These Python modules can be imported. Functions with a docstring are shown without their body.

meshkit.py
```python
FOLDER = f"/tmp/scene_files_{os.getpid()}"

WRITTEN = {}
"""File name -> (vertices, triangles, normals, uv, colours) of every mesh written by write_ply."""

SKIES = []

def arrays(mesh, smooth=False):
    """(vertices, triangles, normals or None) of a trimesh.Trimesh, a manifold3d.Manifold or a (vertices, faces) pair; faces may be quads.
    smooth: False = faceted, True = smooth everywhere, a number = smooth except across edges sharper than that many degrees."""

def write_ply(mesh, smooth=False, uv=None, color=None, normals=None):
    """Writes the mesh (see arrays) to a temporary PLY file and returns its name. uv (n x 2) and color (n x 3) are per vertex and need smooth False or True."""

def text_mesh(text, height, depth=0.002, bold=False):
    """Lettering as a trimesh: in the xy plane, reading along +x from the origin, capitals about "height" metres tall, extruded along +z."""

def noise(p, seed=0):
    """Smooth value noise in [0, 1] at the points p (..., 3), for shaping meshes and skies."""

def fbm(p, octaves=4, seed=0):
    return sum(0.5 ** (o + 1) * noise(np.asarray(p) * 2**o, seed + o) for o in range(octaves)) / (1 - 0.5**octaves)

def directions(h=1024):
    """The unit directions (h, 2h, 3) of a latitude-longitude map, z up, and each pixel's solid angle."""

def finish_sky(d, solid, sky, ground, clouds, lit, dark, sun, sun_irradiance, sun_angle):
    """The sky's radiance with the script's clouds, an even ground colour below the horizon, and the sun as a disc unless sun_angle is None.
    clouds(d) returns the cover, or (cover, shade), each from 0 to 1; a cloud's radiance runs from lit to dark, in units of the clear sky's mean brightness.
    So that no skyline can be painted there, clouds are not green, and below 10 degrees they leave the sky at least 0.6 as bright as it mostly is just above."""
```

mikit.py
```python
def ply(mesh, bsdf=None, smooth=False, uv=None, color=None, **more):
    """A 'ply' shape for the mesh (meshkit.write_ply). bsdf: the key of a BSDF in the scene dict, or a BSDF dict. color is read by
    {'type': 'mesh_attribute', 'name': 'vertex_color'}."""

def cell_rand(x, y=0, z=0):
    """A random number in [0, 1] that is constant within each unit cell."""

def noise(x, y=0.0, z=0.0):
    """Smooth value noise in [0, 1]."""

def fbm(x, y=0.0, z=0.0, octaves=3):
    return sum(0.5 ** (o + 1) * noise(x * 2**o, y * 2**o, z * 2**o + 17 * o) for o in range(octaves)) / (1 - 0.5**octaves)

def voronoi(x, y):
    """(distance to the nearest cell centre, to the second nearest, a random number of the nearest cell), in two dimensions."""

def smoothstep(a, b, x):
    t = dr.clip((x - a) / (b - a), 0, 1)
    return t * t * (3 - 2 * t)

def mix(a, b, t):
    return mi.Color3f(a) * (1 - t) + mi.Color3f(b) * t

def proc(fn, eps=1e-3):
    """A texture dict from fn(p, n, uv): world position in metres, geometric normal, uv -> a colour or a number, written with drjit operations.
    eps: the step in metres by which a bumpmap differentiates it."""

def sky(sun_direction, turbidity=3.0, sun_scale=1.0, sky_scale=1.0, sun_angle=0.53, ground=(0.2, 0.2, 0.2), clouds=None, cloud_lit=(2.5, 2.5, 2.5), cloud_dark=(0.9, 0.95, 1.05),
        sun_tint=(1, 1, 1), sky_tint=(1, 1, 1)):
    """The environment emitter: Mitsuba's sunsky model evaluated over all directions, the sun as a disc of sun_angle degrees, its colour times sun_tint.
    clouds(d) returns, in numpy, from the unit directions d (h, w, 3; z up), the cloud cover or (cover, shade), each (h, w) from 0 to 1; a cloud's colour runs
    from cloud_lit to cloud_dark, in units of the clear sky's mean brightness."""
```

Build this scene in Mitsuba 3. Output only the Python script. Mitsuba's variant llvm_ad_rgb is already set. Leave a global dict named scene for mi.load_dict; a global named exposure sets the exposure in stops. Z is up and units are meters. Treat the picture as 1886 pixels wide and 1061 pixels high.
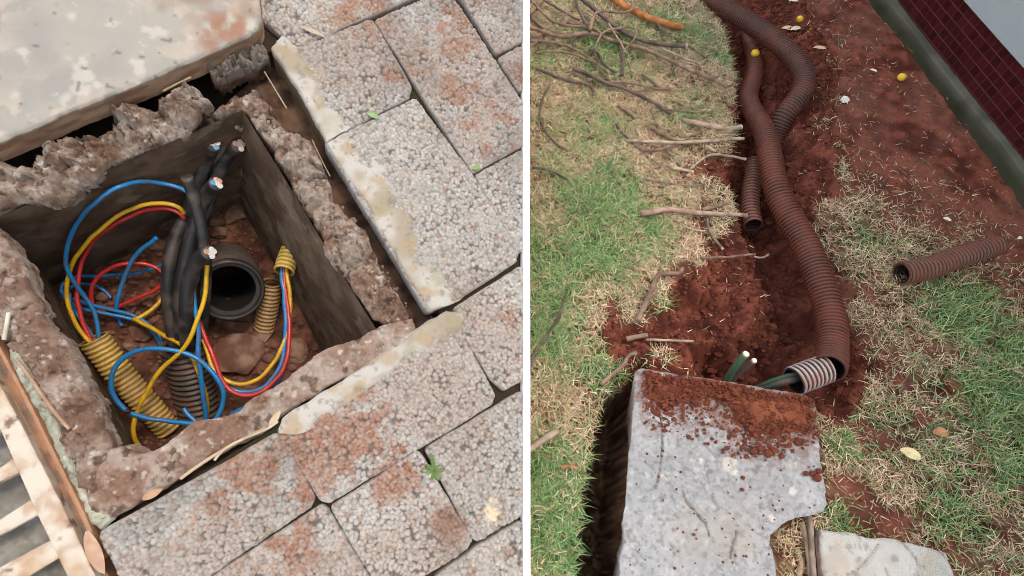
import math, random
import numpy as np, trimesh, shapely
from shapely.geometry import Polygon, LineString, Point
from scipy.spatial import cKDTree
from scipy.interpolate import CubicSpline
import mitsuba as mi, mikit, meshkit
from meshkit import fbm, noise
T = mi.ScalarTransform4f
rng = np.random.default_rng(7)
scene, labels = {}, {}

# ---------------------------------------------------------------- camera, sky, exposure
FOC, CX, CY = 1000.0, 943.0, 530.5            # focal length and centre in pixels of the 1886 x 1061 photograph
CAM = np.array([0, 0, 1.5])
unit = lambda v: np.asarray(v, float) / np.linalg.norm(v)
N_L, N_R = unit([-.32, .24, 1]), unit([0, 1, 1.863])   # the downward normals of the sloping paving and of the sloping lawn, seen from the camera
zw = -unit(.45 * N_L + .55 * N_R)
yw = unit(np.array([0, 0, 1.]) - zw[2] * zw)
M = np.array([np.cross(yw, zw), yw, zw])       # camera axes (right, down, forward) -> world
scene['camera'] = {'type': 'perspective', 'fov': math.degrees(2 * math.atan(943 / FOC)), 'fov_axis': 'x', 'near_clip': .01, 'far_clip': 1000,
                   'to_world': T().look_at(origin=CAM.tolist(), target=(CAM + M @ [0, 0, 1]).tolist(), up=(M @ [0, -1, 0]).tolist())}
scene['sky'] = mikit.sky([.27, .22, 1], turbidity=4, sun_scale=.3, sun_angle=13, clouds=lambda d: np.full(d.shape[:2], 1.0),
                         cloud_lit=(2.42, 2.48, 2.56), ground=(.16, .13, .1))
exposure = 2.5


class Frame:
    """A sloping ground plane: local u to the right, v away from the viewer, w up from the ground."""
    def __init__(s, n, px, py, depth):
        s.n = n
        s.o = s.ray(px, py) * depth
        s.w = -n
        s.u = unit(np.array([1., 0, 0]) - s.w[0] * s.w)
        s.v = np.cross(s.w, s.u)
        s.m = np.eye(4)
        s.m[:3, :3] = M @ np.array([s.u, s.v, s.w]).T
        s.m[:3, 3] = M @ s.o + CAM

    @staticmethod
    def ray(px, py):
        px, py = np.broadcast_arrays(np.asarray(px, float), np.asarray(py, float))
        return np.stack([(px - CX) / FOC, (py - CY) / FOC, np.ones_like(px)], -1)

    def at(s, px, py, w=0.):
        """The local point that stands w above the ground where the photograph shows it."""
        d = s.ray(px, py)
        t = (s.n @ s.o - np.asarray(w, float)) / (d @ s.n)
        p = d * t[..., None] - s.o
        return np.stack([p @ s.u, p @ s.v, p @ s.w], -1)

    def scale(s, px, py, w=0.):
        """metres per photo pixel there"""
        d = s.ray(px, py)
        return (s.n @ s.o - w) / (d @ s.n) / FOC

    def poly(s, pts, w=0.):
        p = np.asarray(pts, float)
        return Polygon(s.at(p[:, 0], p[:, 1], w)[:, :2]).buffer(0)

    def world(s, v):
        return np.asarray(v) @ s.m[:3, :3].T + s.m[:3, 3]


L = Frame(N_L, 345, 510, 1.15)
R = Frame(N_R, 1430, 530, 1.62)

# ---------------------------------------------------------------- materials
def rgb(*c): return {'type': 'rgb', 'value': list(map(float, c))}
VC = {'type': 'mesh_attribute', 'name': 'vertex_color'}
def prin(col, rough, spec=.3, **k): return {'type': 'twosided', 'bsdf': {'type': 'principled', 'base_color': col, 'roughness': rough, 'specular': spec, **k}}
scene['matte'] = prin(VC, .92, .2)
scene['grainy'] = {'type': 'twosided', 'bsdf': {'type': 'bumpmap', 'tex': mikit.proc(lambda p, n, uv: mikit.fbm(p.x * 420, p.y * 420, p.z * 420, 2) * 0.0022, eps=6e-4), 'scale': 1.0,
                   'nested': {'type': 'principled', 'base_color': VC, 'roughness': .95, 'specular': .15}}}
scene['satin'] = prin(VC, .5, .4)
scene['damp'] = prin(VC, .6, .35)
scene['gloss'] = prin(VC, .32, .5)
scene['leafy'] = {'type': 'twosided', 'bsdf': {'type': 'principled', 'base_color': VC, 'roughness': .6, 'specular': .25}}
scene['copper'] = prin(rgb(.75, .42, .3), .35, .5, metallic=.7)
scene['wall_paint'] = prin(rgb(.33, .39, .415), .6, .3)
scene['white_paint'] = prin(rgb(.92, .92, .92), .5, .3)


# ---------------------------------------------------------------- helpers
def number(name):
    if name not in scene and name not in labels and not any(k.startswith(name + '__') for k in scene): return name
    i = 1
    while f'{name}_{i:03d}' in scene or f'{name}_{i:03d}' in labels or any(k.startswith(f'{name}_{i:03d}__') for k in scene): i += 1
    return f'{name}_{i:03d}'

def tag(key, label=None, cat=None, group=None, kind=None):
    labels[key] = {k: v for k, v in dict(label=label, category=cat, group=group, kind=kind).items() if v}
    return key

def thing(name, label, cat, group=None): return tag(number(name), label, cat, group)

def obj(name, F, mesh, bsdf, parent=None, col=None, smooth=True):
    key = number(f'{parent}__{name}' if parent else name)
    v, f = (np.asarray(mesh.vertices), np.asarray(mesh.faces)) if hasattr(mesh, 'vertices') else mesh
    if F is not None: v = F.world(v)
    if col is not None:
        col = np.clip(np.broadcast_to(col, v.shape) * (.80 if F is not R else 1), .002, .95)
        if smooth is False:          # facets of their own colour
            v, col, f = v[f].reshape(-1, 3), np.ascontiguousarray(col)[f].reshape(-1, 3), np.arange(f.size).reshape(-1, 3)
    scene[key] = mikit.ply((v, f), bsdf, smooth=smooth, color=col)
    return key

def ramp(a, b, x):
    t = np.clip((x - a) / (b - a), 0, 1)
    return t * t * (3 - 2 * t)

def mix(a, b, t):
    t = np.asarray(t)[..., None]
    return np.asarray(a, float) * (1 - t) + np.asarray(b, float) * t

def P3(u, v, z=0.): return np.stack(np.broadcast_arrays(u, v, z), -1).astype(float)

def grid_poly(poly, step):
    """A grid mesh that fills the polygon, its rim snapped to the outline: (uv, faces, distance to the outline)."""
    x0, y0, x1, y1 = poly.bounds
    us, vs = np.arange(x0 - step, x1 + 2 * step, step), np.arange(y0 - step, y1 + 2 * step, step)
    U, V = np.meshgrid(us, vs)
    nu = len(us)
    shapely.prepare(poly)
    ins = shapely.contains_xy(poly, U.ravel(), V.ravel()).reshape(U.shape)
    cell = ins[:-1, :-1] | ins[1:, :-1] | ins[:-1, 1:] | ins[1:, 1:]
    j, i = np.nonzero(cell)
    a = j * nu + i
    q = np.stack([a, a + 1, a + nu + 1, a + nu], 1)
    alt = (i + j) % 2 == 0
    f = np.vstack([q[alt][:, [0, 1, 2]], q[alt][:, [0, 2, 3]], q[~alt][:, [0, 1, 3]], q[~alt][:, [1, 2, 3]]])
    used, inv = np.unique(f, return_inverse=True)
    f = inv.reshape(-1, 3)
    p = np.stack([U.ravel()[used], V.ravel()[used]], 1)
    out = ~ins.ravel()[used]
    pts = shapely.points(p)
    bd = poly.boundary
    d = shapely.distance(pts, bd)
    if out.any():
        p[out] = shapely.get_coordinates(shapely.shortest_line(pts[out], bd))[1::2]
        d[out] = 0
    return p, f, d

def rim_edges(f):
    e = np.vstack([f[:, [0, 1]], f[:, [1, 2]], f[:, [2, 0]]])
    k = np.sort(e, 1)
    _, idx, cnt = np.unique(k, axis=0, return_index=True, return_counts=True)
    return e[idx[cnt == 1]]

def patch(poly, step, hfun, skirt=.03, rows=3, rough=0., cfun=None, inset=0.):
    """A piece lying on the ground: top surface w = hfun(uv, edge distance) and a skirt down from its outline. Returns mesh and colours."""
    p, f, d = grid_poly(poly, step)
    w = hfun(p, d)
    v = np.c_[p, w]
    e = rim_edges(f)
    if skirt:
        ring = np.unique(e)
        pos = {k: i for i, k in enumerate(ring)}
        er = np.array([[pos[a], pos[b]] for a, b in e])
        n, base = len(ring), len(v)
        c = np.array(poly.centroid.coords[0])
        layers, faces = [], [f]
        for r in range(0, rows + 1):
            q = v[ring].copy()
            if r == 0:
                layers.append(q); continue
            q[:, 2] -= skirt * r / rows
            if rough: q[:, :2] += rough * (fbm(np.c_[q[:, :2] * 60, q[:, 2] * 60], 3, 5)[:, None] - .5) * (q[:, :2] - c) / (np.linalg.norm(q[:, :2] - c, axis=1, keepdims=True) + 1e-9)
            if inset: q[:, :2] -= inset * r / rows * (q[:, :2] - c) / (np.linalg.norm(q[:, :2] - c, axis=1, keepdims=True) + 1e-9)
            layers.append(q)
            top = base + (r - 1) * n + er
            bot = base + r * n + er
            faces += [np.c_[top[:, 1], top[:, 0], bot[:, 0]], np.c_[top[:, 1], bot[:, 0], bot[:, 1]]]
        v = np.vstack([v] + layers)
        f = np.vstack(faces)
        d = np.r_[d, np.zeros(n * (rows + 1))]
    col = cfun(v, d) if cfun else None
    return (v, f), col

def edge_drop(d, e, depth):
    t = np.clip(d / e, 0, 1)
    return -depth * (1 - np.sqrt(np.maximum(1 - (1 - t) ** 2, 0)))

def spline(pts, ds):
    p = np.asarray(pts, float)
    s = np.r_[0, np.cumsum(np.linalg.norm(np.diff(p, axis=0), axis=1))]
    cs = CubicSpline(s, p)
    t = np.linspace(0, s[-1], max(4, int(s[-1] / ds) + 1))
    return cs(t), t, s

def frames(p):
    t = np.gradient(p, axis=0)
    t /= np.linalg.norm(t, axis=1, keepdims=True) + 1e-12
    a = np.cross(t[0], [0, 0, 1.] if abs(t[0][2]) < .9 else [1., 0, 0])
    A = []
    for k in t:
        a = a - (a @ k) * k
        a = a / np.linalg.norm(a)
        A.append(a)
    A = np.array(A)
    return A, np.cross(t, A)

def tube(p, r, sides=10, caps=True, squash=None):
    p = np.asarray(p, float)
    A, B = frames(p)
    ang = np.arange(sides) * 2 * np.pi / sides
    r = np.broadcast_to(r, (len(p),)) if np.ndim(r) < 2 else r
    rr = r[:, None, None] if r.ndim == 1 else r[..., None]
    v = (p[:, None] + rr * (np.cos(ang)[None, :, None] * A[:, None] + np.sin(ang)[None, :, None] * B[:, None])).reshape(-1, 3)
    i, j = np.meshgrid(np.arange(len(p) - 1), np.arange(sides), indexing='ij')
    i, j = i.ravel(), j.ravel()
    a, b, c, d = i * sides + j, i * sides + (j + 1) % sides, (i + 1) * sides + (j + 1) % sides, (i + 1) * sides + j
    f = np.vstack([np.c_[a, b, c], np.c_[a, c, d]])
    if caps:
        n = len(v)
        v = np.vstack([v, p[0], p[-1]])
        k = np.arange(sides)
        f = np.vstack([f, np.c_[(k + 1) % sides, k, np.full(sides, n)], np.c_[n - 1 - sides + 1 + k - 0, n - sides + (k + 1) % sides, np.full(sides, n + 1)]])
    return v, f

def join(parts):
    v, f, n = [], [], 0
    for a, b in parts:
        v.append(a); f.append(np.asarray(b) + n); n += len(a)
    return np.vstack(v), np.vstack(f)

PITQ = []
def inside_pit(p, w, px, py, margin=.010):
    """raise the points of a path until they clear the pit's walls"""
    top, bot = PITQ
    w = np.array(w, float)
    for i in range(len(w)):
        while w[i] < -.02:
            t = (w[i] - top[0, 2]) / (bot[0, 2] - top[0, 2])
            q = Polygon((top * (1 - t) + bot * t)[:, :2]).buffer(-margin)
            if q.contains(Point(*L.at(px[i], py[i], w[i])[:2])): break
            w[i] += .005
    return w

def Lpts(F, pts, w):
    """pixel path with heights -> local points"""
    p = np.asarray(pts, float)
    return F.at(p[:, 0], p[:, 1], np.asarray(w, float) if np.ndim(w) else np.full(len(p), float(w)))

def wire(F, name, label, pts, w, rpx, col, group=None, cat='cable', bsdf='gloss', sides=10, end=None, parent=None, seed=0):
    if cat == 'wire':
        pa = np.asarray(pts, float); w = inside_pit(None, w, pa[:, 0], pa[:, 1])
    p = Lpts(F, pts, w)
    r = rpx * F.scale(pts[len(pts) // 2][0], pts[len(pts) // 2][1], float(np.mean(w)))
    q, t, s = spline(p, r * .7)
    if cat == 'wire': q = q + .0055 * np.stack([fbm(q * 22 + seed, 2, k) - .5 for k in (1, 2, 3)], 1)
    v, f = tube(q, r * (1 + .05 * (noise(q * 60) - .5)), sides)
    dirt = ramp(.42, .70, fbm(v * 45 + seed, 4, 3))
    c = mix(np.asarray(col, float), np.asarray(col, float) * .5 + np.array([.07, .035, .02]), dirt * .7)
    if parent: return obj(name, F, (v, f), bsdf, parent, c)
    key = obj(name, F, (v, f), bsdf, None, c)
    tag(key, label, cat, group)
    return key

def corrugated(F, pts, w, r, period, col_ridge, col_groove, amp=.12, sides=28, open_ends=(True, True), wall=.14, dirt=None, dirt_amt=.6, seed=1, flare=None):
    """A ribbed pipe with a real wall thickness: (vertices, faces, colours)."""
    p = Lpts(F, pts, w) if np.ndim(pts[0]) == 1 and len(pts[0]) == 2 else np.asarray(pts, float)
    q, t, s = spline(p, period / 7)
    L_ = np.r_[0, np.cumsum(np.linalg.norm(np.diff(q, axis=0), axis=1))]
    rad = np.interp(t, s, r) if np.ndim(r) else np.full(len(q), float(r))
    ph = .5 + .5 * np.cos(2 * np.pi * L_ / period)
    ph = ph ** .7
    ro = rad * (1 - amp * (1 - ph))
    vo, fo = tube(q, ro, sides, caps=False)
    vi, fi = tube(q, rad * (1 - amp - wall * .5) * (1 - .07 * ph), sides, caps=False)
    n, k, m = len(vo), np.arange(sides), len(q)
    k2 = (k + 1) % sides
    e = (m - 1) * sides
    f = np.vstack([fo, fi[:, ::-1] + n, np.c_[k2, k, n + k], np.c_[k2, n + k, n + k2], np.c_[e + k, e + k2, n + e + k2], np.c_[e + k, n + e + k2, n + e + k]])
    v = np.vstack([vo, vi])
    phv = np.repeat(ph, sides)
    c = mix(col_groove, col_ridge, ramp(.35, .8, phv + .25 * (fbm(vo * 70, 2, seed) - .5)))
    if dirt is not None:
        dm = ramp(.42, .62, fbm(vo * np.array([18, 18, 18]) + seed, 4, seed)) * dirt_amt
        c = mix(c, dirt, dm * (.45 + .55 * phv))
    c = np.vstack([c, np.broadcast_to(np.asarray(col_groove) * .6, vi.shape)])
    return v, f, c

def blob(center, size, seed, amp=.25, sub=2, freq=2.2, squash=(1, 1, 1), flat=None):
    m = trimesh.creation.icosphere(sub)
    v = m.vertices * (1 + amp * 2 * (fbm(m.vertices * freq + seed * 7.3, 3, seed)[:, None] - .5))
    if flat is not None:
        for k in range(flat):
            n = unit(np.random.default_rng(seed * 31 + k).normal(size=3))
            dd = v @ n
            v = v - np.maximum(dd - .62, 0)[:, None] * n
    return v * size * np.asarray(squash) + np.asarray(center), m.faces

def scatter_in(poly, n, r=None):
    r = r or rng
    x0, y0, x1, y1 = poly.bounds
    out = np.zeros((0, 2))
    shapely.prepare(poly)
    while len(out) < n:
        p = r.uniform([x0, y0], [x1, y1], (n * 2 + 16, 2))
        out = np.vstack([out, p[shapely.contains_xy(poly, p[:, 0], p[:, 1])]])
    return out[:n]

def crumble(poly, amp, s):
    """an outline broken up unevenly"""
    b = poly.exterior
    t = np.arange(0, b.length, .004)
    pt = shapely.get_coordinates(shapely.line_interpolate_point(b, t))
    q = P3(pt[:, 0], pt[:, 1])
    return Polygon(pt + amp * np.stack([fbm(q * 26, 4, s) - .5, fbm(q * 26, 4, s + 1) - .5], 1) * 2).buffer(0)

# ================================================================ LEFT: the paving and the open pit
edge_line = 963
terrace = L.poly([(edge_line, -260), (edge_line, 1240), (-420, 1420), (-950, 1420), (-950, -420)])

# ---- pebble field shared by all pavers
SP = .0102
x0, y0, x1, y1 = terrace.bounds
gx, gy = np.meshgrid(np.arange(x0, x1, SP), np.arange(y0, y1, SP * .87))
gx = gx + (np.arange(gx.shape[0]) % 2)[:, None] * SP / 2
peb = np.stack([gx.ravel(), gy.ravel()], 1)
peb += rng.uniform(-.44, .44, peb.shape) * SP
peb = peb[rng.random(len(peb)) > .14]
peb_tree = cKDTree(peb)
peb_h, peb_t, peb_k = rng.normal(0, 1, len(peb)), rng.random(len(peb)), rng.random(len(peb))

def warp(p):
    q = P3(p[:, 0], p[:, 1])
    return p + .0035 * np.stack([noise(q * 160, 1) - .5, noise(q * 160, 2) - .5], 1)

STAINS = [(615, 800, 60, .95), (560, 830, 60, .8), (730, 880, 40, .55), (830, 970, 22, .9), (830, 60, 40, .6), (845, 165, 30, .75), (770, 110, 30, .5), (470, 820, 70, .75), (430, 870, 70, .5), (520, 1010, 60, .45),
          (905, 70, 18, .6), (905, 240, 50, .4), (700, 760, 40, .3), (650, 10, 50, .55), (930, 580, 25, .3), (730, 145, 25, .4), (905, 895, 0, 0), (560, 910, 25, .7), (960, 120, 30, .5)]
ST = [(L.at(x, y)[:2], 1.3 * r * L.scale(x, y), a) for x, y, r, a in STAINS if r]

def pebble_surface(p):
    f1, idx = peb_tree.query(warp(p), k=2)
    i = idx[:, 0]
    gap = f1[:, 1] - f1[:, 0]
    dome = 1 - np.exp(-gap / .0024)
    h = .0052 * dome - .0022 * (f1[:, 0] / SP) ** 2 + .0007 * peb_h[i]
    h -= .0016 * ramp(.50, .78, f1[:, 0] / SP)
    q = P3(p[:, 0], p[:, 1])
    h += .0022 * (fbm(q * 14, 3, 8) - .5) + .0012 * (noise(q * 330, 4) - .5) * dome
    tone = .40 + .13 * peb_t[i] ** 1.4 + .025 * peb_h[i]
    c = tone[:, None] * np.array([1.0, .965, .93])
    c = mix(c, np.array([.40, .29, .21]), (peb_k[i] < .10) * .5)
    c = mix(c, np.array([.30, .21, .17]), (peb_k[i] > .96) * .8)
    s = np.zeros(len(p))
    for o, r, a in ST: s = np.maximum(s, a * np.exp(-(np.linalg.norm(p - o, axis=1) / r) ** 2))
    s = s * (.25 + 1.5 * ramp(.3, .7, fbm(q * 26, 4, 22))) + .30 * (fbm(q * 9, 5, 21) - .5) + .05
    st = np.clip(ramp(.12, .62, s + .35 * (peb_t[i] - .5)) * .9, 0, 1)
    c = mix(c, np.array([.32, .145, .085]), st * (.55 + .45 * peb_k[i]))
    grime = ramp(.50, .72, fbm(q * 7 + 3, 4, 33))
    c = c * (1 - .25 * grime)[:, None]
    c = mix(c, np.array([.34, .235, .19]), .34 * ramp(.47, .66, fbm(q * 5 + 2, 5, 29)))
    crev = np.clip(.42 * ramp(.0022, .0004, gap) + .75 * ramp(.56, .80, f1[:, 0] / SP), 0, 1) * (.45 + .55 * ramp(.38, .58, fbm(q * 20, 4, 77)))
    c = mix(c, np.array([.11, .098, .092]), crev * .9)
    return h, c, gap

PAVERS = [
    [(548, 84), (850, -46), (808, -170), (462, -40), (484, 34)],
    [(520, 100), (684, 37), (757, 160), (752, 177), (641, 235), (590, 200)],
    [(692, 37), (824, -20), (1000, 246), (872, 315), (864, 305)],
    [(847, -12), (915, 97), (1010, 48), (940, -95)],
    [(919, 107), (1012, 58), (1090, 190), (1005, 238)],
    [(600, 262), (642, 243), (764, 181), (869, 322), (953, 461), (950, 480), (845, 548), (790, 572)],
    [(877, 323), (1010, 250), (1110, 420), (964, 474), (957, 462)],
    [(838, 569), (1010, 459), (1110, 620), (930, 716), (907, 697), (859, 622)],
    [(512, 794), (620, 714), (790, 592), (834, 576), (858, 628), (911, 728), (905, 744), (607, 923), (591, 918)],
    [(184, 984), (507, 802), (518, 805), (578, 917), (571, 932), (385, 1058), (300, 1112), (238, 1090)],
    [(594, 932), (604, 942), (700, 1105), (470, 1250), (372, 1078)],
    [(612, 936), (768, 833), (780, 846), (867, 997), (858, 1013), (712, 1100), (690, 1070)],
    [(786, 827), (915, 750), (1010, 692), (1110, 860), (880, 996), (870, 989)],
    [(880, 1010), (1100, 878), (1180, 1000), (960, 1160), (800, 1068)],
    [(700, 1115), (795, 1072), (950, 1170), (800, 1260), (690, 1260), (600, 1190)],
    [(860, -50), (990, -110), (940, -230), (815, -168)],
]
PAV_L = {1: 'small square paver beside the pale mortar edging', 8: 'paver in front of the pit with a rust stained left half', 12: 'paver with a pale cream paint splash at its lower corner', 9: 'red stained paver at the left front corner of the pit'}
def joint_col(v, d):
    q = v * 1.0
    m = ramp(.45, .65, fbm(q * 12, 3, 2))
    c = mix([.045, .034, .026], [.10, .065, .045], fbm(q * 60, 3, 3))
    return .65 * mix(c, [.05, .062, .024], m * .5)
pit_hole = L.poly([(-60, 395), (512, 92), (818, 592), (205, 975), (-100, 520)], -.03)
grate_hole = L.poly([(-345, 790), (-60, 610), (5, 660), (175, 975), (230, 1085), (180, 1170), (-260, 1300), (-345, 1240)], 0)
slab_hole = L.poly([(-560, 610), (-140, 425), (0, 345), (480, 120), (482, 40), (440, -60), (-560, 60)], -.03)
base = terrace.difference(pit_hole).difference(grate_hole).difference(slab_hole)
base = max(getattr(base, 'geoms', [base]), key=lambda g: g.area)
mesh, c = patch(base, .012, lambda p, d: -.021 + .010 * (fbm(P3(p[:, 0], p[:, 1]) * 40, 3, 6) - .5), .09, 2, cfun=joint_col)
obj('pavement', L, mesh, 'matte', None, c)
tag('pavement', 'pavement of exposed pebble concrete pavers around an open pit', None, None, 'structure')
splash_o, splash_r = L.at(905, 945)[:2], 34 * L.scale(905, 945)
for n, poly in enumerate(PAVERS):
    pg = L.poly(poly).intersection(terrace.buffer(-.001))
    if pg.is_empty: continue
    pg = crumble(pg.buffer(-.006).buffer(.0105), .0022, 700 + n)
    if pg.geom_type != 'Polygon': pg = max(pg.geoms, key=lambda g: g.area)
    if pg.geom_type != 'Polygon': pg = max(pg.geoms, key=lambda g: g.area)
    tilt = rng.normal(0, .004, 2); lift = rng.normal(0, .0012); ctr = np.array(pg.centroid.coords[0])
    tone = rng.uniform(.72, .84)
    p, f, d = grid_poly(pg, .0026)
    h, c, gap = pebble_surface(p)
    if n == 12:
        dd = np.linalg.norm((p - splash_o) * np.array([1.35, .8]), axis=1) / splash_r
        m = ramp(.62, .45, dd * .55 + .55 * (fbm(P3(p[:, 0], p[:, 1]) * 70, 3, 12)))
        c = mix(c, [.78, .66, .48], m * .9)
    c = c * tone
    er = ramp(.007, .002, d)
    c = mix(c, np.array([.29, .265, .245]), er * .35)
    w = lift + (p - ctr) @ tilt + h - .002 + edge_drop(d, .005 + .004 * noise(P3(p[:, 0], p[:, 1]) * 60), .007)
    key = number('pavement__paver')
    # pebbles that stand proud are a mesh of their own; the mortar block between and below them is the paver
    up = (gap > .0009)[f].all(1)
    v = np.c_[p, w]
    e = rim_edges(f)
    ring = np.unique(e); pos = {k: i for i, k in enumerate(ring)}
    er_ = np.array([[pos[a], pos[b]] for a, b in e])
    low = v[ring] - [0, 0, .04]
    bv = np.vstack([v, low]); a0, b0 = ring[er_], len(v) + er_
    bf = np.vstack([f[~up], np.c_[a0[:, 1], a0[:, 0], b0[:, 0]], np.c_[a0[:, 1], b0[:, 0], b0[:, 1]]])
    # one set of smooth normals for both
    vs, fs, nn = meshkit.arrays((v, f), True)
    def sub(vv, ff, cc):
        used, inv = np.unique(ff, return_inverse=True)
        return vv[used], inv.reshape(-1, 3), cc[used]
    a, b, cc = sub(bv, bf, np.vstack([c, np.full((len(low), 3), .14)]))
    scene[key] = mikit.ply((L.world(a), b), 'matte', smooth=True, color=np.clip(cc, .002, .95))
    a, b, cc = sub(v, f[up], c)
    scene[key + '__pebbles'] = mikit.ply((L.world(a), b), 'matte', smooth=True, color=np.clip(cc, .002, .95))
    labels[key + '__pebbles'] = {'kind': 'stuff'}
    if n in PAV_L: labels[key] = {'label': PAV_L[n]}

# ---- white divider strip added between the two grounds, tapered to look evenly wide
bd = L.poly([(963, -260), (974.5, -260), (975.5, 1240), (963, 1240)])
mesh, c = patch(bd, .01, lambda p, d: .006 + edge_drop(d, .001, .0008), 1.0, 3)
obj('divider_strip', L, mesh, 'white_paint', None, None, smooth=40)
tag('divider_strip', 'narrow white divider strip added between the paving and the lawn', 'board')

# ---- the pit
pit = thing('inspection_pit', 'open square inspection pit with brown rendered walls and a rough mortar rim', 'pit')
DEP = -.45
TOP = [(-20, 408), (447, 203), (708, 632), (215, 882)]
BOT = [(98, 527), (443, 380), (615, 690), (275, 857)]
tp, bp = Lpts(L, TOP, -.012), Lpts(L, BOT, DEP)
PITQ[:] = [tp, bp]
def wall_col(v, d=None):
    g = fbm(v * 15 + 2.5, 5, 4)
    c = mix([.078, .050, .033], [.140, .094, .064], ramp(.35, .65, g))
    c = mix(c, [.05, .026, .016], ramp(.55, .72, fbm(v * 38, 4, 9)) * .45)
    return mix(c, [.21, .165, .13], ramp(.60, .68, fbm(v * 13 + 5, 5, 14)) * .5)
for k in range(4):
    a, b, c_, d_ = tp[k], tp[(k + 1) % 4], bp[(k + 1) % 4], bp[k]
    s, t = np.meshgrid(np.linspace(0, 1, 240), np.linspace(0, 1, 210))
    s, t = s.ravel()[:, None], t.ravel()[:, None]
    g = (a * (1 - s) + b * s) * (1 - t) + (d_ * (1 - s) + c_ * s) * t
    nrm = unit(np.cross(b - a, d_ - a))
    g = g + nrm * (.004 * (fbm(g * 11, 3, 40 + k) - .5) + .0012 * (fbm(g * 70, 3, 50 + k) - .5) - .0015 * ramp(.62, .75, fbm(g * 35, 3, 60)))[:, None]
    i, j = np.meshgrid(np.arange(209), np.arange(239), indexing='ij'); q = (i * 240 + j).ravel()
    ff = np.vstack([np.c_[q, q + 1, q + 241], np.c_[q, q + 241, q + 240]])
    obj('wall', L, (g, ff), 'matte', pit, wall_col(g))
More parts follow.
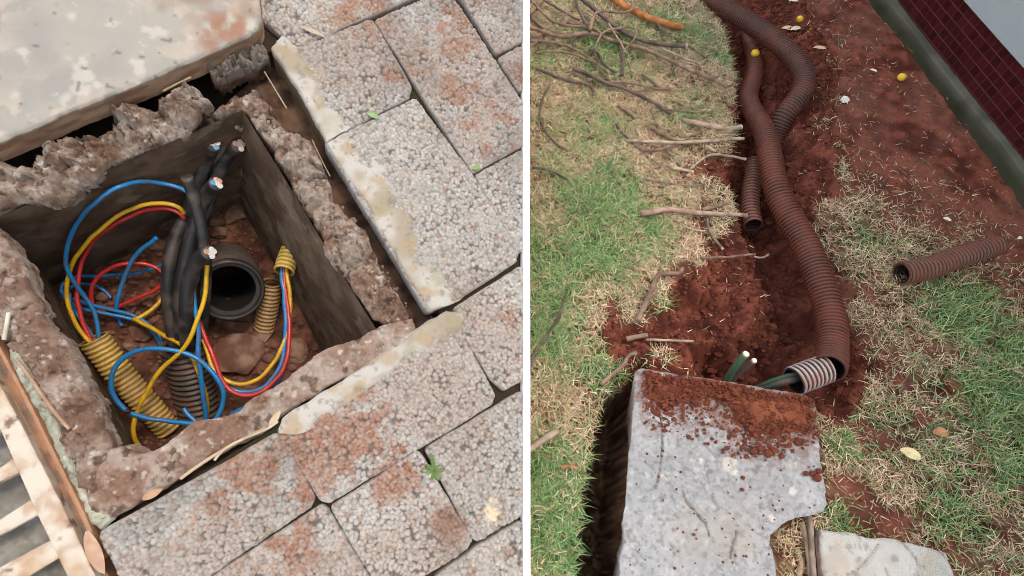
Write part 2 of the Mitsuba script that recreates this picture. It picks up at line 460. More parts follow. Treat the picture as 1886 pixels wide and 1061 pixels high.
# soil at the bottom
fl = Polygon(bp[:, :2]).buffer(.09)
PIPE_UV = L.at(419, 500, DEP)[:2]
def soil_h(p, d):
    q = P3(p[:, 0], p[:, 1])
    return -.60 * np.exp(-(np.linalg.norm(p - PIPE_UV, axis=1) / .064) ** 6) + DEP + .012 + .05 * (fbm(q * 9, 4, 71) - .5) + .022 * (fbm(q * 38, 3, 72) - .5)
def soil_col(v, d=None):
    return mix([.085, .034, .022], [.20, .085, .055], ramp(.35, .68, fbm(v * 40, 4, 74))) * (.75 + .5 * noise(v * 260, 3))[:, None]
mesh, c = patch(fl, .006, soil_h, 0, cfun=soil_col)
obj('pit_soil', L, mesh, 'matte', None, c); tag('pit_soil', 'red brown soil on the floor of the pit', None, None, 'structure')

def ssoil(px, py): return float(soil_h(L.at(px, py, DEP)[None, :2], None)[0])

# ---- mortar rim round the pit, one part for each side
def mortar_col(c0, c1, c2, s):
    def f(v, d):
        g = fbm(v * 16 + s, 4, s)
        c = mix(c0, c1, ramp(.36, .62, g))
        c = mix(c, c2, ramp(.46, .64, fbm(v * 30 - s, 5, s + 2)) * .8)
        c = mix(c, [.52, .49, .45], ramp(.66, .72, fbm(v * 75 + s, 3, s + 5)) * .7)
        c = mix(c, np.array(c2) * .45, ramp(.62, .70, fbm(v * 48 - s, 4, s + 7)) * .8)
        return c * (.7 + .6 * fbm(v * 180, 2, s + 1))[:, None]
    return f
def bumps(p, L_):
    h = np.zeros(len(p))
    for x, y, r, a in L_:
        o, rr = L.at(x, y)[:2], r * L.scale(x, y)
        t = np.linalg.norm(p - o, axis=1) / rr
        h = np.maximum(h, a * np.sqrt(np.clip(1 - t * t, 0, 1)))
    return h
def facets(p, size, s):
    """broken lumps: each cell a tilted flat facet of its own height"""
    r = np.random.default_rng(s)
    lo, hi = p.min(0) - size * 2, p.max(0) + size * 2
    c = r.uniform(lo, hi, (int(np.prod(hi - lo) / size ** 2), 2))
    q = P3(p[:, 0], p[:, 1])
    _, i = cKDTree(c).query(p + size * .35 * np.stack([fbm(q / size * 1.6, 2, s) - .5, fbm(q / size * 1.6, 2, s + 1) - .5], 1) * 2)
    return r.normal(0, .45, len(c))[i] + ((p - c[i]) * r.normal(0, 1.0, (len(c), 2))[i]).sum(1) / size
def rough_h(base, blist, amp, s, edge=.02, drop=.03, fc=1.):
    def f(p, d):
        q = P3(p[:, 0], p[:, 1])
        h = base + bumps(p, blist) + amp * (fbm(q * 17, 4, s) - .5) * 2
        h += fc * (amp * .95 * facets(p, .036, s) + amp * .55 * facets(p, .015, s + 9) + amp * .22 * facets(p, .007, s + 19))
        rid = np.abs(fbm(q * 34, 3, s + 1) - .5)
        h += amp * .55 * ramp(.0, .11, rid) + amp * .5 * (fbm(q * 110, 3, s + 2) - .5) + .25 * amp * (noise(q * 260, s) - .5)
        return h + edge_drop(d, edge, drop)
    return f
def rim(pts, w0, blist, amp, s, cols, label, skirt=.07, edge=.02, drop=.02, cr=.007, name='rim', parent=pit, bsdf='grainy', fc=1.):
    pg = crumble(L.poly(pts, w0), cr, s)
    if pg.geom_type != 'Polygon': pg = max(pg.geoms, key=lambda g: g.area)
    mesh, c = patch(pg, .0027, rough_h(w0, blist, amp, s, edge, drop, fc), skirt, 8, .016, cfun=mortar_col(*cols, s), inset=.01)
    k = obj(name, L, mesh, bsdf, parent, c)
    if label: labels[k] = {'label': label}
    return k
PINK = ([.235, .155, .12], [.34, .275, .235], [.17, .095, .065])
GREY = ([.36, .31, .275], [.47, .42, .38], [.27, .185, .14])
BRN = ([.20, .125, .09], [.33, .255, .215], [.15, .08, .05])
rim([(-60, 330), (0, 301), (28, 311), (79, 293), (83, 277), (119, 257), (198, 245), (222, 198), (253, 190), (285, 208), (317, 168), (337, 156), (362, 160), (394, 200), (348, 240), (293, 269), (210, 301), (150, 350), (107, 373), (36, 376), (0, 390), (-60, 415)],
    -.005, [(345, 195, 45, .022), (130, 300, 48, .022), (60, 345, 40, .020), (250, 225, 40, .016), (200, 275, 38, .008), (0, 345, 40, .014)], .011, 101, ([.22, .155, .12], [.36, .305, .265], [.15, .085, .06]), 'jagged broken mortar along the side next to the cover slab', .035, .012, .016, .012)
rim([(385, 205), (440, 172), (478, 168), (512, 218), (540, 247), (572, 255), (592, 303), (615, 370), (642, 402), (670, 427), (688, 463), (701, 504), (732, 544), (755, 584), (735, 612), (690, 590), (666, 554), (642, 515), (614, 491), (600, 462), (579, 420), (551, 368), (519, 301), (490, 258), (449, 203), (405, 214)],
    -.020, [(560, 290, 36, .030), (585, 345, 34, .022), (640, 445, 48, .036), (675, 520, 40, .030), (700, 560, 38, .020), (540, 260, 26, .016), (605, 390, 28, .016)], .009, 111, PINK, 'lumpy pink grey mortar along the side of the dark groove', .05, .012, .014, .010)
rim([(760, 585), (700, 600), (666, 620), (599, 643), (567, 667), (511, 707), (470, 735), (437, 757), (400, 772), (357, 779), (330, 800), (310, 817), (285, 832), (254, 835), (222, 819), (194, 825), (150, 900), (178, 974), (222, 948), (337, 876), (500, 790), (519, 768), (600, 716), (713, 655), (768, 617)],
    -.012, [(600, 685, 60, .012), (380, 800, 70, .018), (240, 840, 40, .016), (220, 900, 60, .012), (480, 750, 50, .010), (300, 850, 45, .010)], .0055, 121, ([.29, .20, .16], [.38, .31, .27], [.21, .12, .085]), 'trowelled pinkish mortar along the front side of the pit', .07, .014, .012, .008, fc=.6)
rim([(-90, 330), (-40, 385), (0, 424), (48, 491), (67, 558), (103, 606), (131, 653), (151, 700), (179, 743), (194, 791), (205, 830), (165, 935), (131, 848), (93, 764), (30, 650), (-20, 590), (-110, 480)],
    -.010, [(60, 600, 40, .012), (120, 730, 50, .014), (150, 800, 45, .014), (20, 520, 50, .010), (170, 870, 40, .012)], .0065, 131, ([.25, .17, .135], [.36, .285, .245], [.175, .10, .07]), 'crumbling mortar along the grate side of the pit', .06, .014, .012, .009, fc=.9)

# ledge under the rim: dark damp earth and mortar in the groove round the rim
ledge = L.poly([(-90, 410), (0, 372), (385, 210), (470, 130), (510, 85), (800, 590), (790, 625), (190, 985), (0, 640), (-100, 520)], -.06).difference(Polygon(Lpts(L, TOP, -.06)[:, :2]).buffer(-.004))
def dirt_col(v, d): return mix([.045, .027, .019], [.15, .085, .058], ramp(.35, .65, fbm(v * 35, 4, 15)))
mesh, c = patch(ledge, .006, lambda p, d: -.078 + .016 * (fbm(P3(p[:, 0], p[:, 1]) * 22, 4, 16) - .5), .08, 2, cfun=dirt_col)
obj('ledge', L, mesh, 'matte', pit, c); labels[pit + '__ledge'] = {'label': 'dark earth ledge in the groove behind the rim'}
# loose crumbs of mortar on the rim and in the groove
crumbs = []
for pts, w0, n in (([(600, 330), (700, 480), (770, 590), (740, 560), (650, 420)], -.055, 30), ([(0, 440), (120, 640), (180, 780), (160, 900), (90, 740), (0, 600)], .0, 40), ([(430, 175), (520, 240), (570, 330), (520, 290), (450, 195)], -.015, 30), ([(200, 850), (330, 810), (330, 870), (230, 930)], .004, 20), ([(180, 290), (360, 190), (330, 240), (100, 330)], .01, 20)):
    for x, y in scatter_in(L.poly(pts, w0), n):
        if Polygon(tp[:, :2]).buffer(.006).contains(Point(x, y)): continue
        s_ = rng.uniform(.0015, .0045) * (1 + (rng.random() < .1))
        crumbs.append(blob((x, y, w0 + rng.uniform(0, .006)), s_, int(rng.integers(1e6)), .35, 1))
cm = join(crumbs)
obj('crumbs', L, cm, 'matte', pit, mix([.18, .11, .08], [.34, .28, .24], noise(cm[0] * 90, 3)), smooth=False); labels[pit + '__crumbs'] = {'kind': 'stuff'}

# ---- pale mortar edging over the paver edges, with its dark inner face
def pale_col(v, d):
    c = mix([.37, .32, .255], [.50, .48, .45], ramp(.38, .58, fbm(v * 9 + 4, 4, 81)))
    c = mix(c, [.40, .30, .20], ramp(.50, .66, fbm(v * 26, 5, 82)) * .75)
    c = mix(c, [.26, .23, .20], ramp(.60, .67, fbm(v * 70, 3, 86)) * .7)
    c = mix(c, [.30, .27, .17], ramp(.56, .72, fbm(v * 15 + 8, 4, 83)) * .5)
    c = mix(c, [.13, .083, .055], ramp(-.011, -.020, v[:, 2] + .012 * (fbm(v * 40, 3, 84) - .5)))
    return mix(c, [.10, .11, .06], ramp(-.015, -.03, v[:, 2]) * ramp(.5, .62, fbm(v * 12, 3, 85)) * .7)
def pale(pts, inner, width, s):
    pg = crumble(L.poly(pts, .002), .005, s)
    inn = LineString(Lpts(L, inner, .002)[:, :2])
    def h(p, d):
        q = P3(p[:, 0], p[:, 1])
        di = shapely.distance(shapely.points(p), inn) / (width * L.scale(inner[0][0], inner[0][1]))
        reach = di + 1.1 * (fbm(q * 13, 4, s) - .5) + .5 * (fbm(q * 60, 3, s + 4) - .5)
        return .0065 - .0125 * ramp(.55, 1.15, reach) + .004 * (fbm(q * 20, 4, s) - .5) + .003 * (fbm(q * 120, 3, s) - .5) + np.where(di < .3, edge_drop(d, .008, .006), 0)
    mesh, c = patch(pg, .0032, h, .085, 7, .004, cfun=pale_col)
    return obj('mortar_edging', L, mesh, 'grainy', None, c)
tag(pale([(500, 88), (520, 66), (552, 84), (612, 120), (640, 175), (655, 222), (642, 240), (600, 262), (560, 180)], [(500, 88), (560, 180), (600, 262)], 48, 201), 'white plastered mortar edging beside the small square paver', 'mortar')
tag(pale([(601, 263), (643, 242), (690, 232), (730, 285), (745, 330), (775, 382), (800, 430), (840, 490), (856, 545), (845, 553), (792, 574), (735, 480), (665, 360)], [(601, 263), (665, 360), (735, 480), (792, 574)], 68, 205), 'long cream mortar edging broken along the paver right of the pit', 'mortar')
tag(pale([(790, 592), (820, 573), (850, 575), (872, 622), (840, 640), (780, 655), (710, 695), (650, 735), (600, 775), (550, 800), (514, 798), (520, 770), (610, 712), (715, 648)], [(520, 770), (610, 712), (715, 648), (790, 592), (835, 574)], 46, 209), 'grey mortar smear along the top of the paver in front of the pit', 'mortar')

# ---- concrete cover slab pushed aside
SW = .055
def slab_h(p, d): 
    q = P3(p[:, 0], p[:, 1])
    return SW + .004 * (fbm(q * 7, 4, 91) - .5) + .0012 * (fbm(q * 90, 3, 92) - .5) + .0012 * ramp(.505, .53, fbm(q * 20, 6, 93)) + edge_drop(d, .007, .006)
def slab_col(v, d):
    c = mix([.31, .30, .285], [.37, .35, .32], ramp(.35, .65, fbm(v * 8, 5, 94)))
    flake = ramp(.505, .53, fbm(v * 20, 6, 93)) * ramp(.40, .56, fbm(v * 4.2 + 2, 3, 96))
    c = mix(c, mix([.47, .38, .31], [.60, .54, .46], noise(v * 60, 4)), flake * .48)
    c = mix(c, [.52, .49, .45], ramp(.60, .66, fbm(v * 30, 5, 97)) * .7)
    c = mix(c, [.16, .14, .12], ramp(.70, .74, fbm(v * 60, 3, 87)) * .8)
    c = mix(c, [.24, .15, .10], ramp(.55, .72, fbm(v * 9 + 7, 4, 98)) * .5)
    for x, y, r in ((405, 45, 30), (440, 55, 40), (385, 75, 22)):
        o = L.at(x, y, SW)[:2]; rr = r * L.scale(x, y)
        c = mix(c, [.30, .13, .075], np.exp(-(np.linalg.norm(v[:, :2] - o, axis=1) / rr) ** 2) * ramp(.35, .6, fbm(v * 40, 4, 99)) * .7)
    c = mix(c, [.17, .16, .14], ramp(.005, .0015, d) * ramp(.45, .6, fbm(v * 30, 3, 89)) * .6)
    side = ramp(SW - .006, SW - .012, v[:, 2])
    return mix(c, mix([.21, .125, .08], [.36, .24, .165], ramp(.35, .65, fbm(v * np.array([20, 20, 60]), 4, 90))), side)
sl = L.poly([(-470, 455), (0, 260), (150, 196), (280, 142), (400, 92), (460, 66), (476, 52), (481, 36), (478, 0), (456, -230), (-470, -260)], SW).buffer(-.006).buffer(.006)
sl = crumble(sl, .0025, 301)
mesh, c = patch(sl, .0055, slab_h, .058, 8, .003, cfun=slab_col)
obj('cover_slab', L, mesh, 'grainy', None, c); tag('cover_slab', 'grey concrete cover slab with flaking pale patches pushed back from the pit', 'slab')
# soil sheet under the slab, coloured near black for the shade of the gap
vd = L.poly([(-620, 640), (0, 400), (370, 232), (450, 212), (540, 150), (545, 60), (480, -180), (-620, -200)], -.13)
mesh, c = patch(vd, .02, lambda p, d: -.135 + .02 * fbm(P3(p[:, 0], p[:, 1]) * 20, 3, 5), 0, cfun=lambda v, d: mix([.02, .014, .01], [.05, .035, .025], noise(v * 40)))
obj('shaded_soil_under_slab', L, mesh, 'matte', None, c); tag('shaded_soil_under_slab', None, None, None, 'structure')

# ---- broken paver lump at the slab corner
bt = L.poly([(384, 122), (398, 108), (467, 76), (484, 84), (492, 104), (470, 120), (400, 150), (388, 142)], .005)
bt = crumble(bt, .008, 311)
def bh(p, d):
    h, c, g = pebble_surface(p)
    return .004 + 1.6 * h + .012 * facets(p, .02, 5) + edge_drop(d, .003, .003)
def bc(v, d):
    h, c, g = pebble_surface(v[:, :2])
    c = mix(c * .55, [.16, .10, .075], .35 * np.ones(len(v)))
    return mix(c, dirt_col(v, d), ramp(-.012, -.02, v[:, 2]))
mesh, c = patch(bt, .0028, bh, .06, 6, .006, cfun=bc)
obj('broken_paver', L, mesh, 'grainy', None, c); tag('broken_paver', 'dark broken lump of pebble paver at the corner of the cover slab', 'paver')

# ---- drain grate with frame, bottom left
gr = thing('drain_grate', 'rust stained cream painted metal grate at the left corner of the paving', 'grate')
def paint_col(v, d=None):
    c = mix([.55, .50, .43], [.48, .37, .26], ramp(.45, .7, fbm(v * 18, 4, 61)))
    c = mix(c, [.34, .18, .095], ramp(.43, .64, fbm(v * np.array([30, 30, 50]) + 3, 4, 62)) * .75)
    return mix(c, [.15, .07, .045], ramp(.66, .70, fbm(v * 40 + 9, 4, 63)) * .9)
def bar(name, pts, w, skirt, cf, parent, step=.005, sm=35):
    pg = L.poly(pts, w).buffer(-.002).buffer(.002)
    mesh, c = patch(pg, step, lambda p, d: w + edge_drop(d, .003, .0025) + .0006 * (fbm(P3(p[:, 0], p[:, 1]) * 80, 3, 4) - .5), skirt, 4, cfun=cf)
    return obj(name, L, mesh, 'satin', parent, c)
bar('side_bar', [(-60, 590), (0, 711), (45, 795), (87, 878), (130, 965), (180, 1072), (205, 1130), (152, 1140), (123, 1061), (67, 946), (0, 792), (-60, 655)], .014, .03, paint_col, gr)
for pts in ([(-330, 1034), (0, 862), (31, 838), (44, 866), (0, 887), (-330, 1061)], [(-330, 1132), (0, 957), (66, 914), (78, 944), (0, 986), (-330, 1160)], [(-330, 1225), (0, 1045), (102, 990), (114, 1024), (0, 1094), (-330, 1270)], [(-200, 1248), (60, 1105), (140, 1062), (150, 1092), (60, 1150), (-200, 1286)], [(-330, 939), (-60, 800), (8, 762), (14, 790), (-60, 826), (-330, 967)]):
    bar('cross_bar', pts, .008, .022, paint_col, gr)
bar('side_bar', [(-352, 860), (-320, 842), (-308, 1000), (-285, 1170), (-225, 1290), (-262, 1312), (-330, 1190), (-348, 1010)], .014, .03, paint_col, gr)
def rust_col(v, d=None):
    c = mix([.15, .085, .055], [.32, .15, .075], ramp(.4, .62, fbm(v * 30, 4, 64)))
    t = ramp(.0, .03, np.abs(v[:, 2] + .004))
    return mix(c, [.055, .12, .14], ramp(.58, .64, fbm(v * 9 + 6, 3, 66)) * .6)
fr = thing('angle_iron_frame', 'rusty brown angle iron frame between the grate and the pit mortar', 'frame')
bar('flange', [(-40, 585), (0, 652), (60, 765), (110, 865), (150, 950), (190, 1040), (215, 1100), (198, 1100), (172, 1050), (130, 960), (88, 873), (45, 790), (0, 706), (-40, 640)], -.012, .06, rust_col, fr)
bar('lip', [(-40, 572), (0, 640), (60, 752), (112, 858), (155, 945), (190, 1030), (184, 1036), (148, 955), (104, 864), (54, 760), (0, 656), (-40, 588)], .006, .05, lambda v, d: mix([.27, .12, .06], [.42, .22, .12], fbm(v * 60, 3, 65)), fr)
# pale green mortar strip
def green_col(v, d): return mix(mix([.44, .44, .37], [.36, .40, .34], ramp(.4, .6, fbm(v * 20, 4, 67))), [.14, .15, .11], ramp(.6, .68, fbm(v * 28, 4, 68)) * .8)
k = rim([(10, 640), (28, 640), (60, 695), (95, 762), (133, 846), (168, 925), (205, 945), (212, 958), (186, 978), (168, 966), (122, 880), (75, 785), (24, 680)], -.004, [], .004, 141, ([.44, .44, .37], [.52, .53, .46], [.36, .38, .31]), None, .06, .010, .01, .004, 'mortar_strip', None)
tag(k, 'pale greenish mortar strip running beside the rusty angle iron', 'mortar')
# channel under the grate
ch = L.poly([(-380, 640), (-40, 600), (30, 690), (200, 1060), (240, 1160), (-380, 1330)], -.07)
mesh, c = patch(ch, .008, lambda p, d: -.075 + .006 * (fbm(P3(p[:, 0], p[:, 1]) * 30, 4, 7) - .5), 0, cfun=lambda v, d: mix([.20, .19, .175], [.33, .32, .30], ramp(.35, .65, fbm(v * 24, 4, 8))) * (.7 + .6 * noise(v * 300, 2))[:, None])
obj('drain_channel', L, mesh, 'matte', None, c); tag('drain_channel', 'grey concrete channel under the grate', None, None, 'structure')

# ---- pipes and conduits in the pit
YR, YG, MUD = [.72, .50, .13], [.30, .17, .05], [.34, .20, .10]
def conduit(name, label, pts, w, r, period, cr, cg, dirt, amt, cat='conduit', amp=.12, sides=28, F=L, wall=.14, seed=1, bsdf='satin', group=None):
    v, f, c = corrugated(F, pts, w, r, period, cr, cg, amp, sides, wall=wall, dirt=dirt, dirt_amt=amt, seed=seed)
    v = v + .005 * np.stack([fbm(v * 11 + seed, 2, k_) - .5 for k_ in (1, 2, 3)], 1) + .0022 * np.stack([fbm(v * 50 + seed, 2, k_) - .5 for k_ in (4, 5, 6)], 1)
    k = obj(name, F, (v, f), bsdf, None, c)
    tag(k, label, cat, group); return k
sc = L.scale(345, 510, -.38)
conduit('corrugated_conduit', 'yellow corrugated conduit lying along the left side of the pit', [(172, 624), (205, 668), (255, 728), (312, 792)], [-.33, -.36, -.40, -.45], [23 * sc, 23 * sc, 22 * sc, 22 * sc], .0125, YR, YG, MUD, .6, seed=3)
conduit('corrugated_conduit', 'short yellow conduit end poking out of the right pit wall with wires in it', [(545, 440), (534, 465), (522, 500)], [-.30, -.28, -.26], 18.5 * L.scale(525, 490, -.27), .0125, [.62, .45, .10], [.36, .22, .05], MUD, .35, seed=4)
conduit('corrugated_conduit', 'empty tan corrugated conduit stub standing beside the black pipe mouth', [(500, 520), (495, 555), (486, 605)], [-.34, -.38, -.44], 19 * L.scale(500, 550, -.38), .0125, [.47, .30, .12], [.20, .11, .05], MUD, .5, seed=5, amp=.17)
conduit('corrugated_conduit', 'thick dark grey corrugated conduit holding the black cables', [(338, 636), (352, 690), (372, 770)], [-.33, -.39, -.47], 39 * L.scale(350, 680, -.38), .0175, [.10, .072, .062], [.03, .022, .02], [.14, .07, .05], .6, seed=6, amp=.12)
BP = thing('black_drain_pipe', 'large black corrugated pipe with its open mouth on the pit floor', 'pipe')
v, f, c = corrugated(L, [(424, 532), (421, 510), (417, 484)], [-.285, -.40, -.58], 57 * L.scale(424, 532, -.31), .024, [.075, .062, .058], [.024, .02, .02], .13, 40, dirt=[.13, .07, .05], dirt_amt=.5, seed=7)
obj('body', L, (v, f), 'satin', BP, c)
q = Lpts(L, [(424.6, 536), (424, 531.5)], [-.270, -.287]); dirn = unit(q[1] - q[0])
r0 = 57 * L.scale(424, 532, -.31)
rp = np.array([q[0], q[0], q[0] + dirn * .012, q[0] + dirn * .045, q[0] + dirn * .045, q[0]])
ringp = np.linspace(0, 1, 5)
col_p = [q[0] + dirn * t for t in (0, .0025, .02, .03)]
vo, fo = tube(np.array(col_p), np.array([r0 * .97, r0 * 1.0, r0 * 1.01, r0 * .98]), 44, caps=False)
vi, fi = tube(np.array(col_p), np.array([r0 * .92, r0 * .88, r0 * .85, r0 * .84]), 44, caps=False)
kk = np.arange(44); k2 = (kk + 1) % 44; n = len(vo)
f = np.vstack([fo, fi[:, ::-1] + n, np.c_[k2, kk, n + kk], np.c_[k2, n + kk, n + k2]])
v = np.vstack([vo, vi])
obj('mouth_ring', L, (v, f), 'satin', BP, mix([.026, .023, .023], [.085, .055, .042], ramp(.5, .7, fbm(v * 40, 3, 3))))

# ---- black cables
CB = [.018, .018, .02]
cg = 'black cables standing in the pit'
def black(label, pts, w, r, core, tip=None):
    t = thing('black_cable', label, 'cable')
    p = Lpts(L, pts, w)
    r_ = r * L.scale(pts[-1][0], pts[-1][1], w[-1])
    q, _, _ = spline(p, .006)
    v, f = tube(q, r_, 16)
    dust = ramp(.45, .7, fbm(v * 30, 4, 9))
    obj('sheath', L, (v, f), 'satin', t, mix(CB, [.10, .075, .06], dust * .7))
    if core:
        e = unit(q[-1] - q[-2]); a = unit(np.cross(e, [0, 0, 1.])); b = np.cross(e, a)
        for n in range(5):
            th = n * 2.4
            o = q[-1] + (a * math.cos(th) + b * math.sin(th)) * r_ * (.52 if n else 0)
            cv, cf = tube(np.array([o - e * .004, o + e * .003, o + e * .0034]), np.array([r_ * .40, r_ * .40, r_ * .36]), 12)
            kind = core[n % len(core)]
            obj('core', L, (cv, cf), 'gloss' if kind != 'c' else 'copper', t, {'w': [.62, .58, .56], 'b': [.08, .30, .55], 'c': [.6, .4, .3], 'r': [.55, .12, .10], 'g': [.3, .3, .32]}[kind] * np.ones((len(cv), 1)))
    return t
black('upright black cable with the farther left cut end, blue core showing', [(334, 700), (321, 610), (321, 530), (334, 445), (356, 362), (378, 300), (394, 266)], [-.44, -.36, -.31, -.27, -.22, -.165, -.095], 13, 'wcwbw')
black('upright black cable whose cut end leans right into the far corner of the pit', [(357, 700), (347, 610), (346, 530), (362, 445), (386, 362), (411, 298), (440, 268)], [-.44, -.37, -.32, -.28, -.23, -.18, -.115], 13, 'gccwg')
black('black cable with a frayed copper end just right of the flat cut cable', [(346, 700), (334, 610), (334, 530), (350, 450), (371, 380), (399, 338)], [-.42, -.315, -.26, -.21, -.16, -.09], 13, 'wcbwc')
black('thin grey black cable with a flat dark cut end standing highest in the pit', [(370, 660), (377, 560), (379, 480), (371, 420), (357, 365), (344, 326)], [-.36, -.25, -.17, -.125, -.09, -.05], 10.5, None)
black('black cable bending over to a bright white cut end in front of the pipe mouth', [(352, 700), (344, 620), (343, 560), (349, 512), (364, 480), (387, 466)], [-.40, -.27, -.20, -.16, -.125, -.08], 13, 'wwcww')
black('black cable looping down into the thick grey conduit', [(344, 398), (322, 445), (310, 505), (311, 565), (322, 630), (338, 700)], [-.22, -.235, -.26, -.30, -.35, -.43], 11, None)

# ---- coloured wires
BLU, YEL, RED = [.015, .20, .50], [.72, .42, .015], [.55, .03, .03]
RW = 3.8
def W(label, pts, w, col, r=RW):
    nm = {id(BLU): 'blue_wire', id(YEL): 'yellow_wire', id(RED): 'red_wire'}[id(col)]
    w = np.interp(np.linspace(0, 1, len(pts)), np.linspace(0, 1, len(w)), w)
    return wire(L, nm, label, pts, w, r * .84 if r != RW else r, col, cat='wire', seed=len(scene))
W('blue wire arching highest over the left side of the pit', [(352, 365), (335, 348), (300, 338), (260, 335), (215, 346), (170, 376), (140, 415), (124, 455), (123, 490), (139, 524), (160, 552), (176, 585), (184, 630), (200, 660)], [-.16, -.13, -.12, -.13, -.16, -.20, -.26, -.31, -.34, -.36], BLU)
W('yellow wire arching under the blue arc down to the left conduit', [(340, 394), (325, 381), (290, 375), (239, 386), (187, 422), (146, 466), (125, 510), (125, 556), (142, 600), (172, 636), (190, 655)], [-.19, -.16, -.18, -.22, -.27, -.31, -.34, -.36], YEL)
W('red wire running just inside the yellow arc', [(340, 402), (325, 390), (290, 384), (239, 399), (180, 436), (150, 486), (143, 540), (151, 590), (172, 632), (188, 652)], [-.20, -.18, -.20, -.24, -.29, -.32, -.345, -.37], RED)
W('dusty blue wire crossing the soil from the cables round to the left wall', [(318, 478), (277, 496), (198, 508), (139, 511), (116, 523), (115, 540), (147, 555), (190, 567), (238, 578), (277, 600), (298, 634), (300, 655)], [-.38, -.40, -.40, -.39, -.385, -.385, -.385, -.39, -.40, -.41], BLU, 4)
W('blue wire low on the soil, the outer strand of the pair', [(128, 528), (120, 545), (131, 559), (178, 575), (222, 583), (253, 591), (285, 618), (303, 650)], [-.39, -.38, -.38, -.39, -.395, -.41, -.43], BLU, 4)
W('short thin blue wire curl on the soil near the left wall', [(127, 532), (142, 524), (165, 523), (186, 532), (205, 548)], [-.40, -.405, -.41], BLU, 3.4)
W('blue wire running straight down the left wall into the yellow conduit', [(128, 540), (130, 560), (150, 592), (176, 628), (190, 648)], [-.37, -.37, -.36, -.36], BLU, 4.2)
W('blue wire with a free cut end pointing up beside the cables', [(288, 437), (270, 452), (253, 468), (236, 495), (224, 525), (215, 555), (214, 575), (226, 600)], [-.27, -.29, -.31, -.34, -.37, -.39, -.41, -.43], BLU, 4.6)
W('red wire loop lying on the soil behind the wires', [(196, 572), (225, 561), (257, 547), (295, 528), (305, 514), (293, 498), (265, 486), (238, 485), (198, 496), (174, 520), (168, 548), (172, 566)], [-.41, -.40, -.39, -.38, -.36, -.35, -.34, -.35, -.38, -.40], RED, 4.2)
W('yellow wire from behind the cables crossing to the grey conduit', [(312, 520), (303, 542), (285, 566), (262, 582), (249, 590)], [-.40, -.40, -.395, -.39, -.385], YEL, 3.8)
W('yellow wire running down right over the grey conduit', [(246, 588), (277, 602), (317, 626), (348, 649), (362, 675), (374, 712), (381, 740), (372, 775)], [-.385, -.36, -.33, -.30, -.31, -.335, -.37, -.43], YEL, 4.4)
W('long yellow wire swinging in an S from the cables to the front of the pit', [(381, 490), (382, 515), (376, 550), (360, 598), (337, 642), (293, 687), (262, 737), (250, 768), (247, 798), (256, 822)], [-.16, -.18, -.20, -.22, -.25, -.28, -.30, -.32, -.335, -.36], YEL, 4.8)
W('blue wire circling in the front of the pit over the yellow conduit', [(230, 756), (212, 735), (204, 706), (212, 676), (238, 653), (277, 642), (317, 644), (356, 657), (388, 682), (411, 720), (409, 750), (394, 773), (356, 780), (309, 776), (262, 768), (240, 761)], [-.31, -.30, -.285, -.27, -.26, -.25, -.255, -.265, -.28, -.30, -.31, -.315, -.315, -.31, -.31], BLU, 5)
W('blue wire hanging straight down in front of the grey conduit', [(358, 495), (356, 540), (364, 600), (366, 653), (372, 709), (381, 785)], [-.17, -.20, -.23, -.26, -.30, -.37], BLU, 5.2)
W('red wire sagging from the cables to the right conduit', [(365, 585), (369, 600), (388, 646), (404, 687), (418, 714), (445, 728), (475, 724), (500, 707), (519, 685), (531, 645), (533, 600), (527, 545), (522, 498), (525, 480)], [-.27, -.275, -.28, -.29, -.29, -.29, -.29, -.285, -.28, -.28, -.27, -.265], RED, 4.8)
W('blue wire sagging beside the red one to the right conduit', [(395, 670), (412, 710), (430, 718), (447, 722), (475, 718), (500, 700), (516, 675), (524, 638), (527, 590), (523, 540), (519, 500), (522, 480)], [-.30, -.30, -.305, -.305, -.30, -.295, -.29, -.28, -.27, -.265], BLU, 4.6)
W('yellow wire sagging highest of the wires that enter the right conduit', [(372, 625), (384, 655), (400, 690), (418, 702), (445, 708), (471, 700), (498, 676), (521, 635), (534, 580), (535, 540), (529, 505), (528, 485)], [-.285, -.29, -.295, -.30, -.30, -.295, -.29, -.28, -.27, -.265], YEL, 4.4)
W('blue wire running along the front wall behind the mortar lip', [(425, 765), (445, 754), (470, 741), (490, 724), (510, 705), (522, 685)], [-.34, -.335, -.33, -.33], BLU, 4.4)
W('tiny blue wire end sticking out by the front mortar', [(340, 752), (346, 762), (356, 772), (366, 780)], [-.33, -.33, -.33], BLU, 4.6)

# ---- rubble on the pit floor
STN = [(445, 655, 42, 'flat reddish stone slab lying in front of the black pipe mouth', (1.2, .9, .35)), (487, 615, 20, 'grey brown stone beside the tan conduit stub', (1, .8, .6)), (466, 600, 22, 'flat brown chip under the black pipe mouth', (1.3, .7, .3)), (405, 430, 18, 'brown rubble stone behind the black pipe', (1, .8, .6)),
       (470, 560, 16, 'rubble stone right of the pipe mouth', (1, 1, .7)), (260, 610, 20, 'dark clod under the yellow wire', (1, .9, .6)), (288, 452, 18, 'pale brown stone behind the cables', (1.1, .8, .5)), (430, 600, 22, 'orange brown stone chip right under the pipe mouth', (1.4, .8, .4)), (395, 400, 20, 'brown stone in the far corner of the pit', (1.1, .9, .6)), (430, 395, 22, 'dark red clod in the far corner', (1, 1, .6)), (240, 640, 14, 'small clod behind the left conduit', (1, .8, .7)), (540, 640, 26, 'red soil clod at the foot of the right wall', (1.2, 1, .5))]
